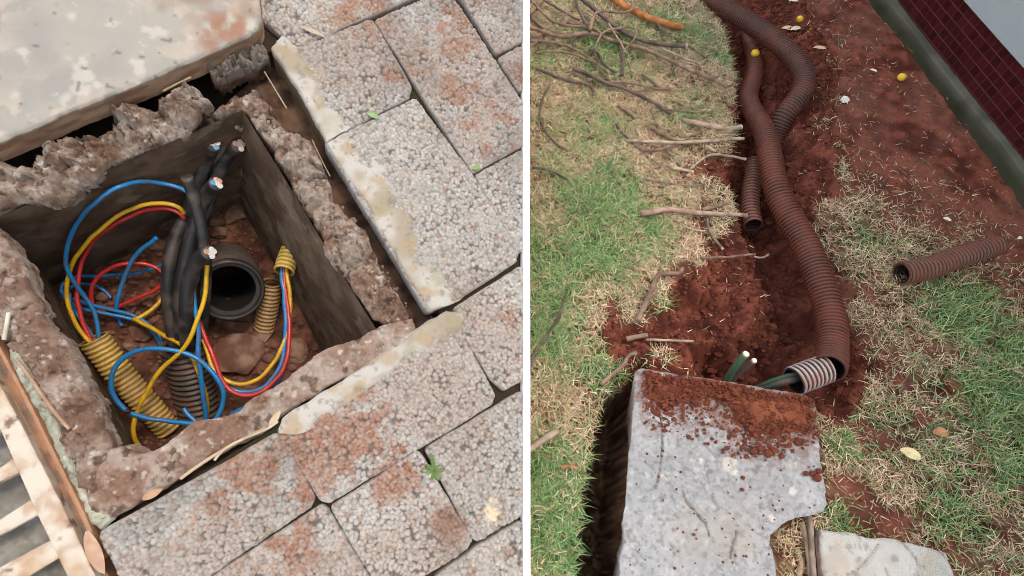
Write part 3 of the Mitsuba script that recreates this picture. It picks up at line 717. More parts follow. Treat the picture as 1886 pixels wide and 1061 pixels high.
for n, (x, y, r, lb, sq) in enumerate(STN):
    rr = r * L.scale(x, y, DEP)
    o = L.at(x, y, ssoil(x, y) + rr * sq[2] * .35)
    m = blob(o, rr, 500 + n, .3, 4, 1.5, sq, flat=7)
    v = m[0]; v = v + .0035 * (fbm(v * 90, 3, n)[:, None] - .5)
    k = obj('rubble_stone', L, (v, m[1]), 'matte', None, mix([.15, .07, .05], [.30, .19, .14], ramp(.35, .68, fbm(v * 30, 4, n + 3))))
    tag(k, lb, 'stone')
cl = []
for x, y in scatter_in(Polygon(bp[:, :2]).buffer(-.01), 700):
    s_ = rng.uniform(.003, .009) * (1 + 1.2 * (rng.random() < .08))
    cl.append(blob((x, y, float(soil_h(np.array([[x, y]]), None)[0]) + s_ * .3), s_, int(rng.integers(1e6)), .3, 1, squash=(1, .8, .7)))
cm = join(cl)
obj('soil_crumbs', L, cm, 'matte', None, mix([.09, .035, .024], [.27, .14, .10], noise(cm[0] * 70, 3)), smooth=False); tag('soil_crumbs', 'loose crumbs of red soil on the pit floor', 'soil', None, 'stuff')

# ---- small growth and litter on the paving
def leaf_mesh(F, px, py, w, length, width, ang, lift=.2, curl=.3, n=9, base=None):
    """a bent leaf blade starting there, pointing along ang (0 = right, 90 = up in the picture)"""
    o = F.at(px, py, w) if base is None else base
    a = math.radians(ang)
    d, s = np.array([math.cos(a), math.sin(a), 0]), np.array([-math.sin(a), math.cos(a), 0])
    t = np.linspace(0, 1, n)
    wd = width * np.sin(np.pi * np.clip(t * .96 + .04, 0, 1)) ** .7 * .5
    mid = o + d * (length * t)[:, None] + np.array([0, 0, 1.]) * (length * (lift * t - curl * t * t))[:, None]
    up = np.array([0, 0, 1.]) * (width * .18)
    v = np.vstack([mid - s * wd[:, None] + up * (wd > width * .2)[:, None], mid, mid + s * wd[:, None] + up * (wd > width * .2)[:, None]])
    k = np.arange(n - 1)
    f = np.vstack([np.c_[k, k + 1, n + k + 1], np.c_[k, n + k + 1, n + k], np.c_[n + k, n + k + 1, 2 * n + k + 1], np.c_[n + k, 2 * n + k + 1, 2 * n + k]])
    return v, f
sL = L.scale(800, 860)
weed = thing('weed', 'small green weed growing from the joint between two pavers', 'plant')
o = L.at(800, 868, 0)
for a, ln, wd, lf in ((105, 62, 15, .5), (175, 46, 16, .3), (10, 40, 14, .3), (250, 34, 15, .2), (300, 34, 18, .25), (140, 40, 13, .8), (60, 26, 12, .7)):
    v, f = leaf_mesh(L, 0, 0, 0, ln * sL, wd * sL, a, lf, .35, base=o + [0, 0, .003])
    v = o + (v - o) * .56
    obj('leaf', L, (v, f), 'leafy', weed, mix([.08, .15, .04], [.19, .26, .10], noise(v * 120, 2)))
sv, sf = tube(np.array([o - [0, 0, .02], o + [0, 0, .004], o + [.001, .001, .012]]), np.array([.002, .002, .0012]), 8)
obj('stem', L, (sv, sf), 'leafy', weed, np.array([.2, .22, .08]) * np.ones((len(sv), 1)))
def litter(F, name, label, cat, px, py, w, lpx, wpx, ang, c0, c1, lift=.1, curl=.1):
    s_ = F.scale(px, py)
    v, f = leaf_mesh(F, px, py, w, lpx * s_, wpx * s_, ang, lift, curl)
    k = obj(name, F, (v, f), 'leafy', None, mix(c0, c1, ramp(.3, .7, fbm(v * 60, 3, len(scene)))))
    tag(k, label, cat); return k
litter(L, 'green_leaf', 'small green leaf in the joint below the square paver', 'leaf', 675, 207, .004, 26, 11, -20, [.16, .30, .10], [.30, .42, .2])
litter(L, 'green_leaf', 'tiny green sprout at the lower tip of the long paver', 'leaf', 872, 312, .004, 14, 8, 40, [.22, .34, .06], [.3, .4, .1])
litter(L, 'dry_leaf', 'long curled dry leaf beside the foot of the angle iron frame', 'leaf', 160, 978, .008, 85, 24, -62, [.42, .26, .18], [.55, .40, .30], .12, .1)
litter(L, 'dry_leaf', 'thin dry leaf on the joint next to the white mortar', 'leaf', 598, 68, .006, 48, 9, 165, [.42, .34, .25], [.5, .42, .34])
litter(L, 'dry_leaf', 'dry tan leaf at the corner where two front pavers meet the mortar', 'leaf', 495, 788, .008, 36, 12, 60, [.50, .38, .26], [.58, .47, .35], .4, .2)
litter(L, 'dry_leaf', 'small brown leaf on the joint at the front mortar corner', 'leaf', 262, 920, .006, 36, 14, 30, [.36, .2, .12], [.48, .3, .2])
def straw(F, name, label, pts, w, rpx, c, cat='straw'):
    return wire(F, name, label, pts, w, rpx, c, cat=cat, bsdf='matte', sides=7)
straw(L, 'straw', 'long dry straw lying on the mortar along the front pavers', [(332, 882), (380, 848), (430, 818), (490, 788)], [.012] * 4, 3, [.5, .4, .28])
straw(L, 'straw', 'second pale straw crossing the first one by the front pavers', [(395, 848), (440, 812), (500, 785), (512, 776)], [.016] * 4, 2.4, [.56, .47, .35])
straw(L, 'straw', 'thin curved root lying over the left mortar', [(28, 660), (55, 695), (90, 745), (128, 790)], [.014] * 4, 3.2, [.42, .28, .2])
straw(L, 'straw', 'short pale stick upright on the left mortar', [(16, 576), (12, 600), (7, 626)], [.012] * 3, 3.6, [.66, .62, .52])
straw(L, 'straw', 'dry grass stalks under the edge of the cover slab', [(300, 168), (325, 155), (352, 142)], [.012] * 3, 2, [.5, .38, .26])
straw(L, 'straw', 'dry stem standing in the groove beside the upper right rim', [(487, 132), (510, 170), (528, 200)], [-.03] * 3, 1.3, [.42, .33, .24])
straw(L, 'straw', 'fine stem lying in the groove below the mortar edging', [(575, 258), (595, 300), (608, 325)], [-.04] * 3, 1.3, [.40, .31, .2])

# ================================================================ RIGHT: the lawn with the trench
def Rp(pts, w=0.):
    p = np.asarray(pts, float); return R.at(p[:, 0], p[:, 1], np.full(len(p), w) if np.ndim(w) == 0 else np.asarray(w, float))
def rline(pts): return LineString(Rp(pts)[:, :2])
def rdist(line, p): return shapely.distance(shapely.points(p), line)
BARE = R.poly([(1262, -165), (1440, -165), (1470, 0), (1505, 50), (1545, 120), (1540, 190), (1525, 240), (1530, 280), (1545, 315), (1525, 350), (1505, 380), (1515, 420), (1540, 500), (1575, 600), (1625, 680), (1590, 760), (1530, 790), (1500, 740), (1180, 670), (1150, 665), (1095, 612), (1125, 585), (1185, 605), (1235, 525), (1285, 500), (1300, 455), (1330, 425), (1362, 400), (1352, 350), (1300, 335), (1285, 325), (1310, 300), (1350, 285), (1368, 235), (1345, 190), (1372, 130), (1345, 80)])
WALLSIDE = R.poly([(1400, -165), (1560, -165), (1680, -30), (2140, 560), (2140, 640), (1860, 440), (1760, 380), (1660, 320), (1590, 270), (1525, 215), (1490, 60)])
PATCHES = [(1560, 800, 60, .95), (1610, 690, 65, .9), (1740, 715, 26, .9), (1640, 830, 45, .85), (1600, 940, 75, .9), (1830, 990, 45, .8), (1800, 1040, 75, .95), (1760, 900, 30, .4), (1270, 300, 55, .75), (1310, 410, 40, .55), (1130, 600, 35, .6), (1100, 640, 0, 0), (1640, 330, 90, .55), (1680, 760, 45, .7), (1850, 900, 40, .6), (1650, 700, 40, .7), (1580, 720, 45, .8), (1600, 540, 50, .5), (1700, 640, 45, .45), (1790, 480, 60, .55), (1430, 1010, 60, .2), (1190, 650, 30, .6), (1700, 940, 30, .4), (1640, 1000, 50, .5), (1560, 870, 45, .9), (1690, 880, 25, .6), (1720, 520, 25, .2)]
PT = [(R.at(x, y)[:2], r * R.scale(x, y), a) for x, y, r, a in PATCHES if r]
TR = [(rline([(1300, -170), (1352, 0), (1385, 70), (1398, 140), (1405, 220), (1410, 300), (1425, 370)]), .16, .08, 1.5),
      (rline([(1402, 310), (1428, 380), (1462, 460), (1488, 540), (1500, 600), (1490, 650), (1445, 695)]), .18, .085, 1.0),
      (rline([(1375, 330), (1385, 380), (1398, 425)]), .15, .05, 3),
      (rline([(1440, 130), (1450, 200)]), .10, .07, 2),
      (rline([(1330, 680), (1400, 700), (1450, 715)]), .12, .07, 2.5)]
DIG = R.poly([(1300, 470), (1440, 440), (1480, 560), (1480, 700), (1200, 690), (1230, 560)])
GAP = R.poly([(1135, 700), (1185, 676), (1175, 800), (1165, 950), (1155, 1110), (1052, 1110), (1064, 980), (1080, 860), (1102, 760)])
MOUNDS = [(1490, 275, 40, .05), (1505, 320, 40, .05), (1495, 70, 30, .03), (1320, 180, 30, .02), (1290, 560, 60, .03), (1240, 600, 40, .03), (1330, 560, 40, .02), (1260, 640, 60, .03), (1400, 560, 40, .02), (1470, 640, 50, .0), (1580, 720, 40, .015), (1310, 320, 30, .03), (1530, 400, 20, .02)]
MD = [(R.at(x, y)[:2], r * R.scale(x, y), a) for x, y, r, a in MOUNDS]
shapely.prepare(BARE); shapely.prepare(WALLSIDE); shapely.prepare(DIG); shapely.prepare(GAP)

def bare_amount(p):
    """1 on bare soil, 0 where the lawn is whole"""
    q = P3(p[:, 0], p[:, 1])
    pt = shapely.points(p)
    n = fbm(q * 14, 4, 31) - .5
    sd = np.where(shapely.contains_xy(BARE, p[:, 0], p[:, 1]), 1, -1) * shapely.distance(pt, BARE.boundary)
    b = ramp(-.035, .03, sd + .20 * n)
    sw = np.where(shapely.contains_xy(WALLSIDE, p[:, 0], p[:, 1]), 1, -1) * shapely.distance(pt, WALLSIDE.boundary)
    b = np.maximum(b, ramp(-.42, .14, sw + .40 * n) * .975)
    for o, r, a in PT: b = np.maximum(b, a * np.exp(-(np.linalg.norm(p - o, axis=1) / r) ** 2) * ramp(.3, .55, n + .5))
    return np.clip(b, 0, 1)

def ground_h(p, bare=None):
    q = P3(p[:, 0], p[:, 1])
    if bare is None: bare = bare_amount(p)
    h = .03 * (fbm(q * 3, 3, 41) - .5) + .012 * (fbm(q * 18, 3, 42) - .5)
    inb = np.where(shapely.contains_xy(BARE, p[:, 0], p[:, 1]), 1., 0.)
    lump = .075 * (fbm(q * 13, 4, 43) - .5) + .034 * np.abs(fbm(q * 38, 3, 44) - .5) * 2
    lump = lump + .011 * facets(p, .055, 48) + .007 * facets(p, .022, 49) + .0035 * facets(p, .010, 50)
    h += bare * inb * lump + bare * (1 - inb) * .010 * (fbm(q * 50, 3, 45) - .5) - .012 * bare
    for o, r, a in MD: h += a * np.exp(-(np.linalg.norm(p - o, axis=1) / r) ** 2)
    dd = np.where(shapely.contains_xy(DIG, p[:, 0], p[:, 1]), shapely.distance(shapely.points(p), DIG.boundary), 0)
    h -= .055 * ramp(0, .09, dd)
    tr = np.zeros(len(p))
    for ln, dep, wd, ex in TR:
        d = rdist(ln, p) + .022 * (fbm(q * 20, 3, 46) - .5)
        tr = np.maximum(tr, dep * np.exp(-(np.maximum(d, 0) / wd) ** (2 * ex)))
    h -= tr
    g = np.where(shapely.contains_xy(GAP, p[:, 0], p[:, 1]), 1, -1) * shapely.distance(shapely.points(p), GAP.boundary)
    h -= .36 * ramp(-.012, .03, g + .02 * (fbm(q * 30, 3, 47) - .5))
    return h

# the lawn's soil as one sheet, fine where the photograph looks, coarse beyond
area = R.poly([(946, -165), (1780, -165), (2230, 470), (2230, 1330), (946, 1290)])
gp, gf, gd = grid_poly(area, .0085)
gb = bare_amount(gp)
gh = ground_h(gp, gb)
gv = np.c_[gp, gh]
def soil_rgb(v, bare):
    c = mix([.070, .0175, .012], [.180, .053, .035], ramp(.35, .65, fbm(v * 26, 4, 51)))
    c = mix(c, [.040, .013, .009], ramp(.54, .7, fbm(v * 12, 4, 52)) * .6)
    dusty = np.where(shapely.contains_xy(BARE, v[:, 0], v[:, 1]), 0, .38) * ramp(.3, .6, fbm(v * 8, 4, 57))
    c = mix(c, [.21, .095, .066], dusty)
    th = mix(mix([.17, .085, .048], [.070, .030, .018], ramp(.4, .6, fbm(v * 20, 3, 53))), [.30, .215, .13], ramp(.50, .66, fbm(v * 120, 2, 54)) * .8)
    return mix(th * .8, c, ramp(.15, .6, bare)) * (.8 + .4 * noise(v * 200, 5))[:, None]
lawn_key = obj('lawn_soil', R, (gv, gf), 'matte', None, soil_rgb(gv, gb)); tag('lawn_soil', 'red earth of the lawn with the open trench', None, None, 'structure')
outer = R.poly([(946, -420), (2600, -420), (3200, 300), (3200, 1160), (2400, 1500), (946, 1330)]).difference(area.buffer(-.03))
mesh, c = patch(max(getattr(outer, 'geoms', [outer]), key=lambda g: g.area), .06, lambda p, d: -.012 + .02 * (fbm(P3(p[:, 0], p[:, 1]) * 3, 3, 41) - .5), .05, 1, cfun=lambda v, d: mix([.15, .11, .055], [.12, .06, .035], ramp(.4, .6, fbm(v * 6, 3, 5))))
obj('outer_lawn', R, mesh, 'matte', None, c); tag('outer_lawn', 'lawn ground beyond the trench', None, None, 'structure')
gtree = cKDTree(gp)
def RH(x, y):
    """ground height at a local point"""
    d, i = gtree.query(np.c_[x, y], k=3)
    wt = 1 / (d + 1e-5)
    return (gh[i] * wt).sum(1) / wt.sum(1)
def on(px, py, up=0.):
    """local point resting up above the lawn's real surface where the photograph shows it"""
    px, py = np.atleast_1d(px).astype(float), np.atleast_1d(py).astype(float)
    w = np.zeros(len(px))
    for _ in range(5):
        p = R.at(px, py, w)
        w = RH(p[:, 0], p[:, 1]) + up
    return R.at(px, py, w)
# big level ground under everything
gz = float(min(L.world(bp)[:, 2].min(), R.world(gv[::50])[:, 2].min())) - .5
gd_ = trimesh.creation.cylinder(300, .2, sections=64)
scene['ground'] = mikit.ply((gd_.vertices + [0, 0, gz - .1], gd_.faces), prin(rgb(.13, .08, .05), .95, .1)); tag('ground', 'surrounding ground far below the banks', None, None, 'structure')

# ---- grass blades
GREEN = [(1100, 380, 120, 1), (1060, 470, 110, 1), (1030, 590, 90, .9), (1010, 880, 110, 1.1), (1120, 90, 120, .85), (1240, 60, 70, .8), (1010, 110, 60, .6), (1770, 590, 75, .9), (1720, 540, 40, .9), (1720, 800, 110, .55), (1830, 760, 120, .75), (1110, 690, 70, 1.2), (1250, 210, 45, .8), (1590, 440, 40, .5), (1215, 590, 30, 1), (1050, 1000, 100, 1.1), (1560, 960, 40, 1.1), (1740, 940, 50, .9), (1110, 250, 70, .6), (1040, 330, 60, .7), (1190, 440, 60, .7), (1480, 120, 20, .5), (1545, 190, 30, .5), (1870, 880, 70, .9), (1850, 640, 60, .7), (1780, 960, 60, .7), (1820, 540, 40, .5), (1540, 820, 26, .9), (1330, 110, 26, .7), (1370, 230, 18, 1), (1640, 800, 60, .4)]
GR = [(R.at(x, y)[:2], r * R.scale(x, y), a * (1.3 if x > 1500 else .95)) for x, y, r, a in GREEN]
def green_amount(p):
    q = P3(p[:, 0], p[:, 1])
    g = np.zeros(len(p))
    for o, r, a in GR: g = np.maximum(g, a * np.exp(-(np.linalg.norm(p - o, axis=1) / r) ** 2))
    return np.clip(g * .85 + .9 * (fbm(q * 9, 4, 61) - .5) + .10, 0, 1)
NB = 430000
garea = R.poly([(950, -160), (1640, -160), (2100, 470), (2200, 600), (2200, 1300), (950, 1270)])
bpnt = scatter_in(garea, NB, np.random.default_rng(11))
bb = bare_amount(bpnt)
r1 = np.random.default_rng(12)
tuft = fbm(P3(bpnt[:, 0], bpnt[:, 1]) * 30, 3, 66)
right_side = ramp(1480, 1560, 1430 + bpnt[:, 0] / R.scale(1430, 530)) * .38
keep = r1.random(NB) < (1 - right_side) * (1 - bb) ** 1.6 * (.30 + .75 * ramp(.34, .62, tuft)) * .95 + .012 * (tuft > .48)
box_poly = R.poly([(1172, 676), (1500, 730), (1526, 940), (1430, 970), (1436, 1190), (1122, 1190)])
slab2_poly = R.poly([(1508, 972), (1745, 1015), (1765, 1110), (1512, 1110)])
shapely.prepare(box_poly); shapely.prepare(slab2_poly)
keep &= ~shapely.contains_xy(box_poly, bpnt[:, 0], bpnt[:, 1]) & ~shapely.contains_xy(slab2_poly, bpnt[:, 0], bpnt[:, 1])
bpnt, bb = bpnt[keep], bb[keep]
hz = RH(bpnt[:, 0], bpnt[:, 1])
ok = hz > -.085
bpnt, bb, hz = bpnt[ok], bb[ok], hz[ok]
ga = green_amount(bpnt)
n = len(bpnt)
isg = r1.random(n) < ramp(.15, 1.0, ga) * .76 + .06
ang = r1.uniform(0, 2 * np.pi, n) + 1.2 * (noise(P3(bpnt[:, 0], bpnt[:, 1]) * 12, 5) - .5)
ln = np.where(isg, r1.uniform(.018, .060, n), r1.uniform(.010, .038, n)) * (1 - .35 * bb)
el = np.where(isg, r1.uniform(.35, 1.3, n), r1.uniform(.02, .6, n))
bend = np.where(isg, r1.uniform(.2, 1.0, n), r1.uniform(-.1, .35, n))
wd = np.where(isg, r1.uniform(.0010, .0019, n), r1.uniform(.0006, .0013, n))
d0 = np.stack([np.cos(ang), np.sin(ang)], 1)
sd = np.stack([-np.sin(ang), np.cos(ang)], 1)
root = np.c_[bpnt, hz + np.where(isg, 0, r1.uniform(0, .018, n))]
rows_ = []
pos = root.copy(); e = el.copy()
side = np.c_[sd, np.zeros(n)]
for k, wk in enumerate((1.0, .85, .5)):
    rows_ += [pos - side * (wd * wk)[:, None], pos + side * (wd * wk)[:, None]]
    pos = pos + np.c_[d0 * np.cos(e)[:, None], np.sin(e)] * (ln / 3)[:, None]
    pos[:, 2] = np.maximum(pos[:, 2], hz + .002)
    d0 = d0 + sd * (r1.normal(0, .09, n))[:, None]
    e = e - bend * .6
rows_.append(pos)
gv_ = np.stack(rows_, 1).reshape(-1, 3)
bi = np.arange(n) * 7
tri = np.array([[0, 1, 3], [0, 3, 2], [2, 3, 5], [2, 5, 4], [4, 5, 6]])
gf_ = (bi[:, None, None] + tri).reshape(-1, 3)
gcol = mix([.04, .11, .024], [.38, .52, .21], r1.random(n) ** 1.4)
gcol = mix(gcol, [.13, .28, .14], (r1.random(n) < .25) * .7)
scol = mix([.28, .165, .095], [.86, .68, .50], r1.random(n) ** 1.1)
scol = mix(scol, [.30, .17, .10], (r1.random(n) < .32) * .8)
scol = mix(scol, [.36, .40, .18], (r1.random(n) < .14) * .7)
bc_ = np.where(isg[:, None], gcol, scol)
for nm, sel, lb in (('green_grass', isg, 'green grass growing in tufts over the lawn'), ('dry_grass', ~isg, 'straw coloured dry grass between the green tufts')):
    idx = np.nonzero(sel)[0]
    vv = gv_.reshape(n, 7, 3)[idx].reshape(-1, 3)
    cc = np.repeat(bc_[idx], 7, 0)
    ff = (np.arange(len(idx)) * 7)[:, None, None] + tri
    obj(nm, R, (vv, ff.reshape(-1, 3)), 'leafy', None, cc, smooth=True); tag(nm, lb, 'grass', None, 'stuff')

# ---- clods of soil
cl = []
r2 = np.random.default_rng(21)
for poly, cnt, smax in ((BARE, 4200, .013), (BARE.buffer(.06).intersection(area), 1800, .010), (WALLSIDE, 700, .006), (garea, 900, .008)):
    pp = scatter_in(poly, cnt, r2)
    bbx = bare_amount(pp)
    hh = RH(pp[:, 0], pp[:, 1])
    for (x, y), b, h in zip(pp, bbx, hh):
        if b < .25 or box_poly.contains(Point(x, y)): continue
        s_ = smax * r2.uniform(.15, .5) * (1 + 1.0 * (r2.random() < .06))
        cl.append(blob((x, y, h + s_ * .25), s_, int(r2.integers(1e6)), .35, 1, squash=(1, r2.uniform(.7, 1), .75)))
for x, y in scatter_in(BARE.buffer(.03).intersection(area), 330, r2):
    if box_poly.contains(Point(x, y)): continue
    s_ = r2.uniform(.006, .017); sd_ = int(r2.integers(1e6))
    v_, f_ = blob((x, y, float(RH([x], [y])[0]) + s_ * .2), s_, sd_, .42, 2, 1.8, (1, r2.uniform(.65, 1), .7), flat=5)
    cl.append((v_, f_))
cm = join(cl)
obj('soil_clods', R, cm, 'matte', None, mix([.07, .019, .012], [.16, .05, .03], noise(cm[0] * 60, 3)), smooth=False); tag('soil_clods', 'crumbled clods of red soil in and around the trench', 'soil', None, 'stuff')

# ---- the corrugated pipes
RUST, DARK, DUST = [.120, .034, .020], [.032, .011, .009], [.135, .036, .021]
PB = [(1345, -160), (1374, 20), (1376, 80), (1390, 118), (1385, 152), (1378, 180), (1392, 215), (1408, 245), (1418, 290), (1426, 335), (1446, 385), (1472, 430), (1496, 480), (1515, 530), (1529, 580), (1533, 632), (1527, 680)]
wB = [-.15, -.14, -.11, -.05, -.045, -.04, -.02, .0, .02, .02, .015, .015,   .02, .025, .03, .04, .075]
rB = [.021, .021, .023, .030, .033, .035, .036, .038, .039, .040, .041, .0415, .0415, .0415, .0415, .0415, .0415]
def rpipe(name, label, pts, w, r, period, cr, cg, dirt, amt, **k): return conduit(name, label, pts, w, r, period, cr, cg, dirt, amt, 'pipe', F=R, bsdf='damp', **k)
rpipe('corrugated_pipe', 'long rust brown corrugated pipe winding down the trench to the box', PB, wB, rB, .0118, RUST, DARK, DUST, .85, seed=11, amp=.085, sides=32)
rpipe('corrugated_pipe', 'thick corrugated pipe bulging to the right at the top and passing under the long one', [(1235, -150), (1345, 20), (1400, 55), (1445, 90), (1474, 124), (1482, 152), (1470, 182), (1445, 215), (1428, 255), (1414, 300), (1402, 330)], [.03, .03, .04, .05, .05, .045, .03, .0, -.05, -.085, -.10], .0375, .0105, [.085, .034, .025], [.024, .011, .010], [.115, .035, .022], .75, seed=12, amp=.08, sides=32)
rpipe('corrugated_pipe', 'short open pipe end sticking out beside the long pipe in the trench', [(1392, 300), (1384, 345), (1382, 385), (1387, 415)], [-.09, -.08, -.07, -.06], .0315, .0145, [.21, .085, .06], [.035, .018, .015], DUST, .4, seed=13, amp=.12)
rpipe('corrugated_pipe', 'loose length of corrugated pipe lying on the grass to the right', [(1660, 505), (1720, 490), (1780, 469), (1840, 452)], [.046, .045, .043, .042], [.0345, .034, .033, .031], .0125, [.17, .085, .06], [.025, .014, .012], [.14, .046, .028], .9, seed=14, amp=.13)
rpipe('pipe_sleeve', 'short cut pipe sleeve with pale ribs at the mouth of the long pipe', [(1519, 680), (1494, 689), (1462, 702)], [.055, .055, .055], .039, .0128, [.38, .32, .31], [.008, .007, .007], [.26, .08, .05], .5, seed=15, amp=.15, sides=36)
# cut cables
def cutcable(label, pts, w, rpx, c, tip):
    t = thing('cut_cable', label, 'cable')
    p = Rp(pts, w); r = rpx * R.scale(*pts[0], w[0])
    q, _, _ = spline(p, .006)
    v, f = tube(q, r, 14)
    obj('sheath', R, (v, f), 'satin', t, mix(c, np.array(c) * .5 + [.05, .04, .03], ramp(.4, .7, fbm(v * 40, 3, 3))))
    e = unit(q[-1] - q[-2])
    v, f = tube(np.array([q[-1] - e * .003, q[-1] + e * .004, q[-1] + e * .006, q[-1] + e * .0065]), np.array([.9, .92, .8, .5]) * r, 12)
    obj('cut_end', R, (v, f), 'satin', t, np.array(tip) * np.ones((len(v), 1)))
cutcable('green cable with a white cut end standing behind the concrete box', [(1334, 712), (1350, 682), (1373, 653)], [-.05, .02, .08], 6.2, [.05, .13, .075], [.82, .78, .66])
cutcable('grey cable with a pinkish cut end leaning beside the green one', [(1338, 712), (1362, 686), (1388, 665)], [-.06, .0, .06], 5, [.13, .105, .10], [.80, .70, .62])
wire(R, 'black_cable', 'upper dark cable coming out of the pipe sleeve to the box', [(1500, 690), (1465, 698), (1430, 708), (1395, 722)], [.06, .055, .04, .0], 7, [.025, .03, .033], cat='cable', bsdf='satin')
wire(R, 'green_cable', 'dark green cable coming out of the pipe sleeve to the box', [(1500, 684), (1462, 690), (1425, 701), (1390, 716)], [.065, .055, .03, -.01], 5, [.02, .07, .04], cat='cable', bsdf='satin')

# ---- the concrete box and the broken slab
BW = .10
def conc(c0, c1, s):
    def f(v, d):
        c = mix(c0, c1, ramp(.35, .62, fbm(v * 9, 4, s)))
        c = mix(c, np.array(c0) * .7, ramp(.58, .68, fbm(v * 50, 5, s + 1)) * .45)
        c = mix(c, [.60, .55, .46], ramp(.70, .75, fbm(v * 17 + 3, 4, s + 2)) * .4)
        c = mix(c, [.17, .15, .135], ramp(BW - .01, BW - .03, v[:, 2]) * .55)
        return c * (.88 + .24 * noise(v * 240, s))[:, None]
    return f
CRK = [rline([(1237, 915), (1245, 935), (1262, 955), (1276, 972), (1282, 992)]), rline([(1200, 780), (1203, 830), (1198, 880), (1190, 910)]), rline([(1330, 985), (1322, 1005), (1318, 1030)])]
box = thing('concrete_box', 'grey concrete junction box with red soil heaped on its far end', 'box')
bx = R.poly([(1178, 677), (1300, 696), (1400, 711), (1484, 728), (1496, 734), (1505, 762), (1513, 838), (1525, 930), (1516, 945), (1470, 953), (1438, 966), (1420, 984), (1422, 1005), (1430, 1040), (1430, 1190), (1122, 1190), (1142, 1061), (1154, 894), (1166, 759), (1171, 684)], BW).buffer(-.005).buffer(.005)
bx = crumble(bx, .0045, 401)
def box_h(p, d):
    q = P3(p[:, 0], p[:, 1])
    h = BW + .003 * (fbm(q * 8, 4, 402) - .5) + .0016 * (fbm(q * 70, 3, 403) - .5) - .004 * ramp(.60, .68, fbm(q * 42, 3, 404))
    for cr in CRK:
        dd = rdist(cr, p)
        dd = np.maximum(dd + .004 * (fbm(q * 60, 3, 409) - .5), 0)
        h += .002 * np.exp(-((dd - .004) / .003) ** 2) - .006 * np.exp(-(dd / .0022) ** 2)
    return h - .006 * ramp(.61, .68, fbm(q * 30, 4, 436)) * ramp(.03, .0, d) + edge_drop(d, .004, .003)
conc_box = conc([.285, .295, .315], [.335, .345, .365], 405)
SOIL_A = R.poly([(1180, 682), (1500, 735), (1508, 800), (1470, 812), (1380, 820), (1300, 760), (1185, 745)], BW)
def box_col(v, d):
    c = conc_box(v, d)
    q = v * 1.0
    c = mix(c, [.17, .16, .155], ramp(.64, .68, fbm(v * 85, 3, 431)) * ramp(.35, .55, fbm(v * 7, 3, 432)) * .85)
    c = mix(c, [.50, .50, .49], ramp(.62, .70, fbm(v * 95, 2, 433)) * .35)
    for px, py, r in ((1222, 880, 7), (1291, 847, 6), (1420, 955, 6), (1345, 858, 14), (1460, 905, 8)):
        o = R.at(px, py, BW)[:2]
        c = mix(c, [.62, .60, .55], ramp(1.1, .7, np.linalg.norm(v[:, :2] - o, axis=1) / (r * R.scale(px, py)) + 1.2 * (fbm(v * 60, 4, 7) - .5)) * .55)
    c = mix(c, [.16, .15, .15], ramp(.61, .67, fbm(v * 130, 2, 441)) * ramp(.3, .6, fbm(v * 12, 3, 442)) * .6)
    c = mix(c, [.30, .26, .22], ramp(.55, .70, fbm(v * 6 + 4, 4, 443)) * .5)
    ds = shapely.distance(shapely.points(v[:, :2]), SOIL_A)
    sm = np.exp(-ds / .05) * ramp(.42, .58, fbm(v * 55, 4, 434) + .10 * np.exp(-ds / .03)) + .35 * np.exp(-ds / .2) * ramp(.60, .68, fbm(v * 85, 3, 435))
    c = mix(c, [.15, .05, .03], np.clip(sm, 0, 1) * .65)
    for cr in CRK: c = mix(c, [.10, .095, .09], np.exp(-(rdist(cr, v[:, :2]) / .0018) ** 2) * .7)
    return c
mesh, c = patch(bx, .0035, box_h, .30, 10, .006, cfun=box_col, inset=.055)
obj('lid', R, mesh, 'grainy', box, c)
# soil on the box
SOILB = R.poly([(1186, 684), (1300, 700), (1400, 715), (1482, 731), (1494, 745), (1500, 800), (1470, 800), (1440, 812), (1415, 806), (1392, 812), (1378, 806), (1352, 775), (1338, 742), (1310, 735), (1270, 740), (1225, 760), (1190, 735)], BW)
SOILB2 = R.poly([(1180, 682), (1500, 735), (1508, 810), (1480, 830), (1360, 850), (1250, 800), (1185, 790)], BW)
heap = crumble(SOILB.buffer(-.004), .02, 411)
if heap.geom_type != 'Polygon': heap = max(heap.geoms, key=lambda g: g.area)
mesh, c = patch(heap, .005, lambda p, d: BW + .002 + ramp(0, .05, d) * (.010 + .03 * np.maximum(fbm(P3(p[:, 0], p[:, 1]) * 22, 4, 412) - .35, 0)) + .010 * ramp(0, .02, d) * (fbm(P3(p[:, 0], p[:, 1]) * 60, 3, 413) - .3), .006, 1,
                cfun=lambda v, d: mix(mix([.085, .022, .013], [.15, .044, .026], ramp(.35, .65, fbm(v * 30, 4, 414))), [.24, .085, .04], np.exp(-(np.linalg.norm(v[:, :2] - R.at(1425, 755, BW)[:2], axis=1) / .06) ** 2) * .7))
obj('soil_heap', R, mesh, 'matte', None, c); tag('soil_heap', 'heap of red soil lying on the far end of the concrete box', 'soil')
cl = []
r3 = np.random.default_rng(31)
for x, y in scatter_in(SOILB2, 4200, r3):
    dn = SOILB.distance(Point(x, y))
    if r3.random() > math.exp(-(dn / .035) ** 1.0): continue
    s_ = .0011 + .0035 * r3.random() ** 3 + .005 * (r3.random() < .02)
    up = .012 if heap.contains(Point(x, y)) else 0
    cl.append(blob((x, y, BW + s_ * .3 + up), s_, int(r3.integers(1e6)), .35, 1, squash=(1, .85, .75)))
bxs = bx.buffer(-.01)
for x, y in scatter_in(bxs, 160, r3):
    s_ = r3.uniform(.001, .0028)
    cl.append(blob((x, y, BW + s_ * .3), s_, int(r3.integers(1e6)), .35, 1))
